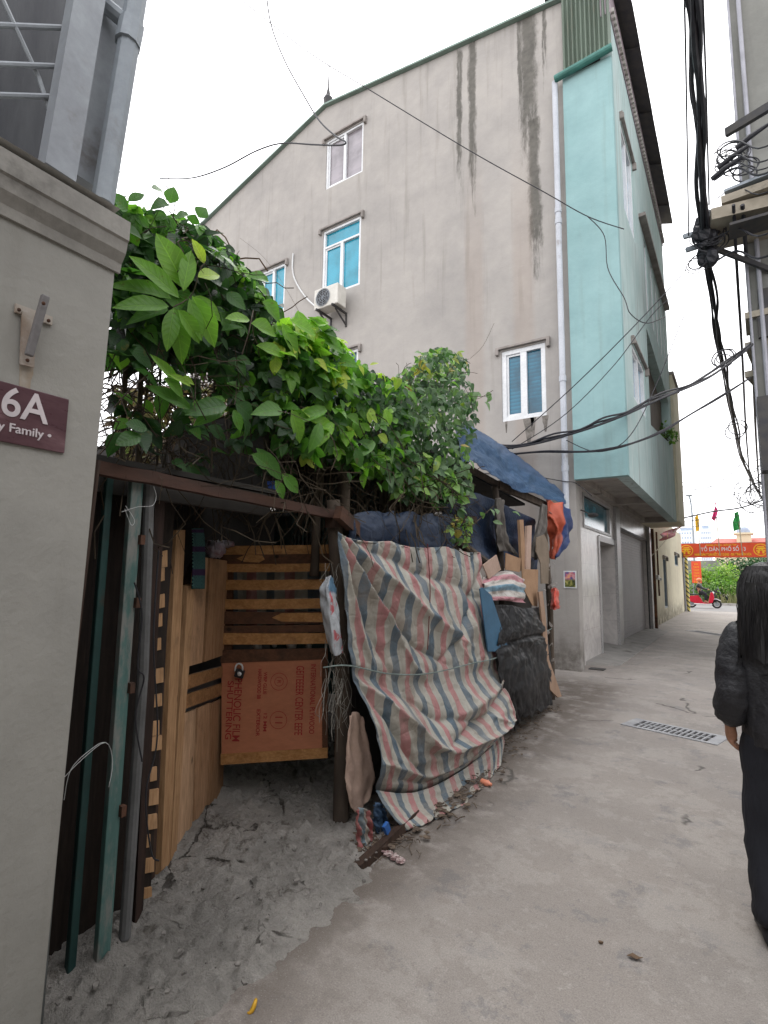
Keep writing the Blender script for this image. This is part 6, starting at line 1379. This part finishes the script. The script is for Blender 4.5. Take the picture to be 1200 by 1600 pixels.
# face on the far side of the head
b = MB(); b.ball(W(0, .125, 1.455), (.014, .02, .02), 8, 6); b.build('nose', m_skin, per, smooth=True)
for sx in (-1, 1): b = MB(); b.ball(W(sx * .032, .108, 1.485), (.013, .008, .008), 8, 6); b.build('eye', m_black, per, smooth=True); b = MB(); b.ball(W(sx * .078, .025, 1.465), (.01, .02, .032), 8, 6); b.build('ear', m_skin, per, smooth=True)
b = MB(); b.ball(W(0, .115, 1.415), (.024, .008, .008), 8, 6); b.build('mouth', mat('lips', (.35, .1, .09), (.3, .08, .07), 5, .5), per, smooth=True)
C_ = {'hem': (W(0, 0, .77), (.15, .14)), 'waist': (W(0, 0, .95), (.155, .145)), 'chest': (W(0, 0, 1.18), (.185, .155)), 'nb': (W(0, 0, 1.32), .11), 'col': (W(0, .01, 1.385), .085),
      'ls': (W(-.155, 0, 1.26), .07), 'lm': (W(-.18, -.03, 1.12), .06), 'le': (W(-.195, -.06, 1.0), .062), 'lf': (W(-.205, -.02, .915), .066), 'lw': (W(-.195, .02, .87), .05), 'rs': (W(.185, 0, 1.25), .088), 're': (W(.24, -.045, 1.0), .08), 'rw': (W(.21, .05, .835), .05)}
ct = skin('jacket', C_, [('hem', 'waist'), ('waist', 'chest'), ('chest', 'nb'), ('nb', 'col'), ('chest', 'ls'), ('ls', 'lm'), ('lm', 'le'), ('le', 'lf'), ('lf', 'lw'), ('chest', 'rs'), ('rs', 're'), ('re', 'rw')], m_coat, per, 'waist')
def wrinkle(o, st, sc_):
    tx = bpy.data.textures.new('wr', 'CLOUDS'); tx.noise_scale = sc_; tx.noise_depth = 3; dm = o.modifiers.new('wr', 'DISPLACE'); dm.texture = tx; dm.strength = st; dm.texture_coords = 'LOCAL'; dm.mid_level = .25
wrinkle(ct, .03, .045); wrinkle(ct, .02, .15)
T_ = {'w': (W(0, 0, .93), .13), 'lh': (W(-.08, 0, .74), .09), 'lk': (W(-.085, .01, .44), .086), 'la': (W(-.09, -.06, .13), .082), 'lz': (W(-.09, -.06, .07), .08), 'rh': (W(.1, .01, .74), .1), 'rk': (W(.1, .1, .44), .09), 'ra': (W(.1, .18, .12), .085)}
tr2 = skin('trousers', T_, [('w', 'lh'), ('lh', 'lk'), ('lk', 'la'), ('la', 'lz'), ('w', 'rh'), ('rh', 'rk'), ('rk', 'ra')], m_trs, per, 'w'); wrinkle(tr2, .04, .12)
b = MB()
def hairf(d): return 1 + .05 * nz(d.x * 5, d.y * 5, d.z * 2) + .02 * nz(d.x * 20, d.y * 20, d.z)
b.ball(W(-.03, .005, 1.49), (.1, .11, .105), 28, 18, hairf)
n = 30; k0 = len(b.v); zs = [1.5, 1.44, 1.37, 1.3, 1.23, 1.17]
for j, z in enumerate(zs):
    t = j / 5
    for i in range(n):
        a = math.pi * .02 + (math.pi * .96) * 0 + 2 * math.pi * i / n; rx, ry = lerp(.1, .128, t) + .012 * math.sin(t * 3.1), lerp(.11, .075, t)
        q = 1 + .07 * nz(math.cos(a) * 4, math.sin(a) * 4, t * .6) + .03 * nz(a * 9, t)
        b.v.append(W(-.03 + rx * math.cos(a) * q, ry * math.sin(a) * q - .015 - .085 * t, z - (.035 * nz(a * 6, 2) if j == 5 else 0)))
for j in range(5):
    for i in range(n): b.f.append((k0 + j * n + i, k0 + j * n + (i + 1) % n, k0 + (j + 1) * n + (i + 1) % n, k0 + (j + 1) * n + i))
for i in range(420):
    a = random.uniform(0, 6.283); x_, y_ = math.cos(a), math.sin(a); t_ = random.uniform(.55, 1.12); q = random.uniform(1.0, 1.06)
    pts = [W(-.03 + .07 * x_, .07 * y_, 1.575), W(-.03 + .103 * x_ * q, .11 * y_ * q, 1.5)]
    for j in range(1, 5): s_ = j / 4 * t_; pts.append(W(-.03 + lerp(.104, .13, s_) * x_ * q + random.gauss(0, .003), lerp(.112, .08, s_) * y_ * q - .015 - .085 * s_, 1.5 - .33 * s_))
    b.tube(curve(pts, 10), [.0022] * 8 + [.0016, .001, .0006], 3, False)
b.build('hair', m_hair, per, smooth=True)
for nm_, (xx_, yy_) in (('l', (-.105, -.06)), ('r', (.1, .19))):
    b = MB(); cs = []
    for t, wd_, h_ in ((0, .032, .05), (.15, .042, .075), (.4, .042, .07), (.65, .05, .05), (.9, .042, .035), (1, .02, .025)):
        y = yy_ - .085 + t * .265; ring_ = []
        for i in range(12): a = 2 * math.pi * i / 12; ring_.append(W(xx_ + wd_ * math.cos(a), y, max(.002, h_ * .5 + h_ * .5 * math.sin(a) * (1 if math.sin(a) > 0 else 1))))
        cs.append(ring_)
    k0 = 0
    for r_ in cs: b.v += r_
    for j in range(5):
        for i in range(12): b.f.append((j * 12 + i, j * 12 + (i + 1) % 12, (j + 1) * 12 + (i + 1) % 12, (j + 1) * 12 + i))
    b.f += [tuple(range(12)), tuple(60 + i for i in range(12))]
    b.build('shoe', m_black, per, smooth=True)
# scooter and its rider on the far road
SY = 36.0; sp = PY(1100, 940, SY); SB = V(sp.x, SY, .004)
sct = thing('scooter', 'red and white motor scooter crossing the far road', 'scooter', SB)
def S_(x, y, z): return SB + V(x, y, z)
for x in (-.62, .62):
    b = MB(); b.tube([S_(x + .2 * math.cos(a), 0, .25 + .2 * math.sin(a)) for a in [i * math.pi / 10 for i in range(21)]], .05, 8, False); wh = b.build('wheel', m_black, sct, smooth=True)
    b = MB(); b.tube([S_(x, -.02, .25), S_(x, .02, .25)], .13, 12); b.build('rim', m_grey, wh)
m_rp = mat('red scooter paint', (.6, .02, .05), (.5, .02, .04), 3, .25, 0); m_wp = mat('white scooter paint', (.75, .74, .76), (.68, .68, .7), 3, .3, 0)
b = MB(); b.prism([S_(x, -.13, z) for x, z in ((-.8, .42), (-.7, .68), (-.25, .72), (-.12, .5), (-.05, .34), (.2, .3), (.2, .24), (-.45, .26))], V(0, .26, 0)); b.prism([S_(x, -.17, z) for x, z in ((.2, .26), (.34, .9), (.46, .92), (.52, .6), (.42, .3))], V(0, .34, 0)); b.build('bodywork', m_rp, sct, bevel=.03)
b = MB(); b.prism([S_(x, -.15, z) for x, z in ((-.5, .2), (-.5, .27), (.4, .25), (.4, .18))], V(0, .3, 0)); b.build('footboard', m_wp, sct, bevel=.02)
b = MB(); b.prism([S_(x, -.11, z) for x, z in ((-.78, .725), (-.72, .8), (-.4, .78), (-.15, .76), (-.15, .73))], V(0, .22, 0)); b.build('seat', m_black, sct, bevel=.02)
b = MB(); b.tube([S_(.36, -.3, 1.02), S_(.4, -.12, .98), S_(.4, .12, .98), S_(.36, .3, 1.02)], .018, 6); b.tube([S_(.4, 0, .98), S_(.6, 0, .3)], .03, 6); b.build('handlebar', m_dark, sct)
b = MB(); b.ball(S_(.47, 0, .88), (.06, .08, .07), 10, 6); b.build('headlight', m_white, sct, smooth=True)
b = MB(); b.prism([S_(x, -.07, z) for x, z in ((.4, .5), (.62, .52), (.84, .42), (.82, .46), (.62, .56), (.42, .56))], V(0, .14, 0)); b.build('mudguard', m_wp, sct)
def rider(base, label, shirt, hat, group=None):
    t = thing('person', label, 'person', base, group)
    def Q(x, y, z): return Vector(base) + V(x, y, z)
    J = {'p': (Q(-.3, 0, .88), .13), 'w': (Q(-.3, 0, 1.05), .12), 'c': (Q(-.24, 0, 1.27), .13), 'n': (Q(-.2, 0, 1.42), .05), 'h': (Q(-.18, 0, 1.53), .09), 't': (Q(-.18, 0, 1.6), .07)}
    E2 = [('p', 'w'), ('w', 'c'), ('c', 'n'), ('n', 'h'), ('h', 't')]
    for s in (-1, 1):
        J.update({f's{s}': (Q(-.22, s * .17, 1.34), .06), f'e{s}': (Q(-.02, s * .27, 1.12), .045), f'h{s}': (Q(.3, s * .27, 1.05), .035), f'k{s}': (Q(.12, s * .16, .82), .075), f'a{s}': (Q(.08, s * .14, .36), .045), f'f{s}': (Q(.26, s * .14, .33), .035)})
        E2 += [('c', f's{s}'), (f's{s}', f'e{s}'), (f'e{s}', f'h{s}'), ('p', f'k{s}'), (f'k{s}', f'a{s}'), (f'a{s}', f'f{s}')]
    skin('body', J, E2, m_skin, t, 'p', 1)
    K = {'w': (Q(-.3, 0, .95), .15), 'c': (Q(-.24, 0, 1.27), .155), 'n': (Q(-.21, 0, 1.38), .08)}; E3 = [('w', 'c'), ('c', 'n')]
    for s in (-1, 1): K.update({f's{s}': (Q(-.22, s * .18, 1.33), .08), f'e{s}': (Q(-.02, s * .27, 1.12), .065), f'h{s}': (Q(.24, s * .27, 1.06), .05)}); E3 += [('c', f's{s}'), (f's{s}', f'e{s}'), (f'e{s}', f'h{s}')]
    skin('jacket', K, E3, shirt, t, 'w', 1)
    K = {'p': (Q(-.3, 0, .9), .15)}; E3 = []
    for s in (-1, 1): K.update({f'k{s}': (Q(.12, s * .16, .83), .095), f'a{s}': (Q(.08, s * .14, .42), .065)}); E3 += [('p', f'k{s}'), (f'k{s}', f'a{s}')]
    skin('trousers', K, E3, m_trs, t, 'p', 1)
    b = MB(); b.ball(Q(-.18, 0, 1.6), (.14, .12, .12), 14, 8); b.build('helmet', hat, t, smooth=True)
rider(SB, 'person in black jacket and orange helmet riding the red scooter', m_coat, mat('orange helmet', (.7, .2, .08), (.6, .18, .07), 3, .4))
# parked dark motorbike on the verge
mb = PY(1112, 925, 41.0); MBS = V(mb.x, 42.2, .55)
pk2 = thing('parked_scooter', 'dark motorbike parked among the grass across the road', 'scooter', V(mb.x, 42.2, .1))
def S2(x, y, z): return V(mb.x, 42.2, .1) + V(x, y, z)
for x in (-.6, .6): b = MB(); b.tube([S2(x + .22 * math.cos(a), 0, .27 + .22 * math.sin(a)) for a in [i * math.pi / 10 for i in range(21)]], .05, 8, False); b.build('wheel', m_black, pk2)
b = MB(); b.prism([S2(x, -.12, z) for x, z in ((-.75, .75), (-.6, .85), (-.1, .8), (.3, .95), (.4, .85), (.2, .4), (-.3, .35), (-.5, .55))], V(0, .24, 0)); b.build('bodywork', m_dark, pk2, bevel=.03)
b = MB(); b.tube([S2(.3, -.3, 1.08), S2(.35, 0, 1.02), S2(.3, .3, 1.08)], .02, 6); b.tube([S2(.32, 0, 1.0), S2(.6, 0, .3)], .03, 6); b.build('handlebar', m_grey, pk2)

# ================================================================== SMALL LITTER
b = MB(); a, c = PZ(752, 1221, .022), PZ(768, 1226, .022); d = c - a
b.tube([a, a + d * .05, a + d * .7, a + d * .82, c], [.018, .022, .022, .012, .011], 12)
o = b.build('plastic_bottle', mat('orange plastic', (.75, .28, .17), (.65, .22, .13), 5, .35, .05), smooth=True); tag(o, 'small orange plastic bottle lying on the ground by the tarpaulin', 'bottle')
b = MB(); c = PZ(391, 1571, .012); pts = [c + V(.016 * math.cos(a), .02 * math.sin(a), .012 * math.sin(a * 2)) for a in [i * .45 - 1.2 for i in range(7)]]
b.tube(pts, [.002, .006, .008, .008, .007, .006, .002], 7); o = b.build('fruit_peel', mat('yellow peel', (.6, .36, .02), (.5, .25, .02), 20, .5, .1), smooth=True); tag(o, 'curled yellow fruit peel on the mortar near the bottom edge', 'peel')
def crumple(pxs, label, mt, r, nm, cat):
    b = MB()
    for q in range(4): c = lerp(PZ(*pxs[0], .018), PZ(*pxs[-1], .012), q / 3); b.ball(c, (r * 1.1, r * 1.3, r * .6), 14, 10, lambda d: 1 + .7 * fbm(d.x * 2.5 + q, d.y * 2.5, d.z * 2.5))
    o = b.build(nm, mt); tag(o, label, cat)
crumple([(598, 1328), (606, 1336), (612, 1346), (626, 1345)], 'dirty crumpled tissue lying on the lane below the timber', mat('dirty tissue', (.5, .42, .4), (.2, .1, .1), 40,   .8, .4), .02, 'tissue', 'tissue')
b = MB(); c = PZ(992, 1497, .004)
b.prism([c + V(x, y, z) for x, y, z in ((-.03, -.004, 0), (-.012, -.014, .008), (.008, -.011, .003), (.03, .004, .01), (.012, .013, .002), (-.01, .011, .009))], V(0, 0, .0015)); o = b.build('dead_leaf', m_dry); tag(o, 'small dark dead leaf lying on the lane', 'leaf')
b = MB(); c = PZ(936, 1474, .003); b.prism([c + V(x * .5, y * .5, 0) for x, y in ((0, 0), (.02, .004), (.03, .022), (.01, .028), (-.008, .015))], V(0, 0, .006)); o = b.build('dead_leaf', m_dry); tag(o, 'tiny pale leaf scrap near the middle of the lane', 'leaf')
b = MB(); b.box(PZ(925, 1044).x - .02, PZ(943, 1047).x + .02, PZ(935, 1046).y - .1, PZ(935, 1046).y + .1, .0, .012)
o = b.build('manhole_plate', m_dark); tag(o, 'small dark metal drain lid at the foot of the house corner', 'drain lid')
# twigs and debris along the foot of the shack
random.seed(31); b = MB()
ft = [(545, 1310), (600, 1330), (650, 1300), (700, 1265), (760, 1215), (800, 1165), (830, 1130), (870, 1105)]
for i in range(420):
    t = random.random() * (len(ft) - 1); k_ = int(t); f = t - k_; p0, p1 = ft[k_], ft[k_ + 1]
    c = PZ(lerp(p0[0], p1[0], f), lerp(p0[1], p1[1], f), .008) + V(random.gauss(-.03, .07), random.gauss(0, .06), random.uniform(0, .012)); c.z = max(.006, c.z)
    if random.random() < .6:
        a = random.uniform(0, 3.14); l = random.uniform(.02, .09); b.tube([c, c + V(math.cos(a) * l * .5, math.sin(a) * l * .5, random.uniform(0, .015)), c + V(math.cos(a) * l, math.sin(a) * l, .002)], random.uniform(.0015, .004), 4)
    else:
        s_ = random.uniform(.008, .028); b.prism([c + V(s_ * math.cos(a) * random.uniform(.6, 1.2), s_ * math.sin(a) * random.uniform(.6, 1.2), random.uniform(0, .006)) for a in (0, 1.3, 2.5, 3.8, 5.1)], V(0, 0, .004))
o = b.build('foot_debris', mat('twigs and crumbs', (.16, .12, .085), (.07, .05, .04), 30, .9, .3)); tag(o, 'twigs dead leaves and crumbs along the foot of the tarpaulins', 'debris', kind='stuff')
b = MB(); random.seed(33)
for i in range(170):
    x = random.uniform(-2.9, -1.5); y = random.uniform(1.0, 3.0)
    if x > -1.56 - max(0, y - 2.35) * .75: continue
    c = V(x, y, .035 + .02 * random.random()); s_ = random.uniform(.004, .014)
    b.prism([c + V(s_ * random.uniform(.5, 1.2) * math.cos(a), s_ * random.uniform(.5, 1.2) * math.sin(a), random.uniform(0, .006)) for a in (0, 1.2, 2.4, 3.5, 4.9)], V(random.gauss(0, .002), random.gauss(0, .002), s_ * .6))
o = b.build('mortar_crumbs', mat('mortar crumbs', (.25, .23, .21), (.12, .11, .1), 20, .95, .3)); tag(o, 'loose mortar crumbs scattered before the gate', 'crumbs', kind='stuff')
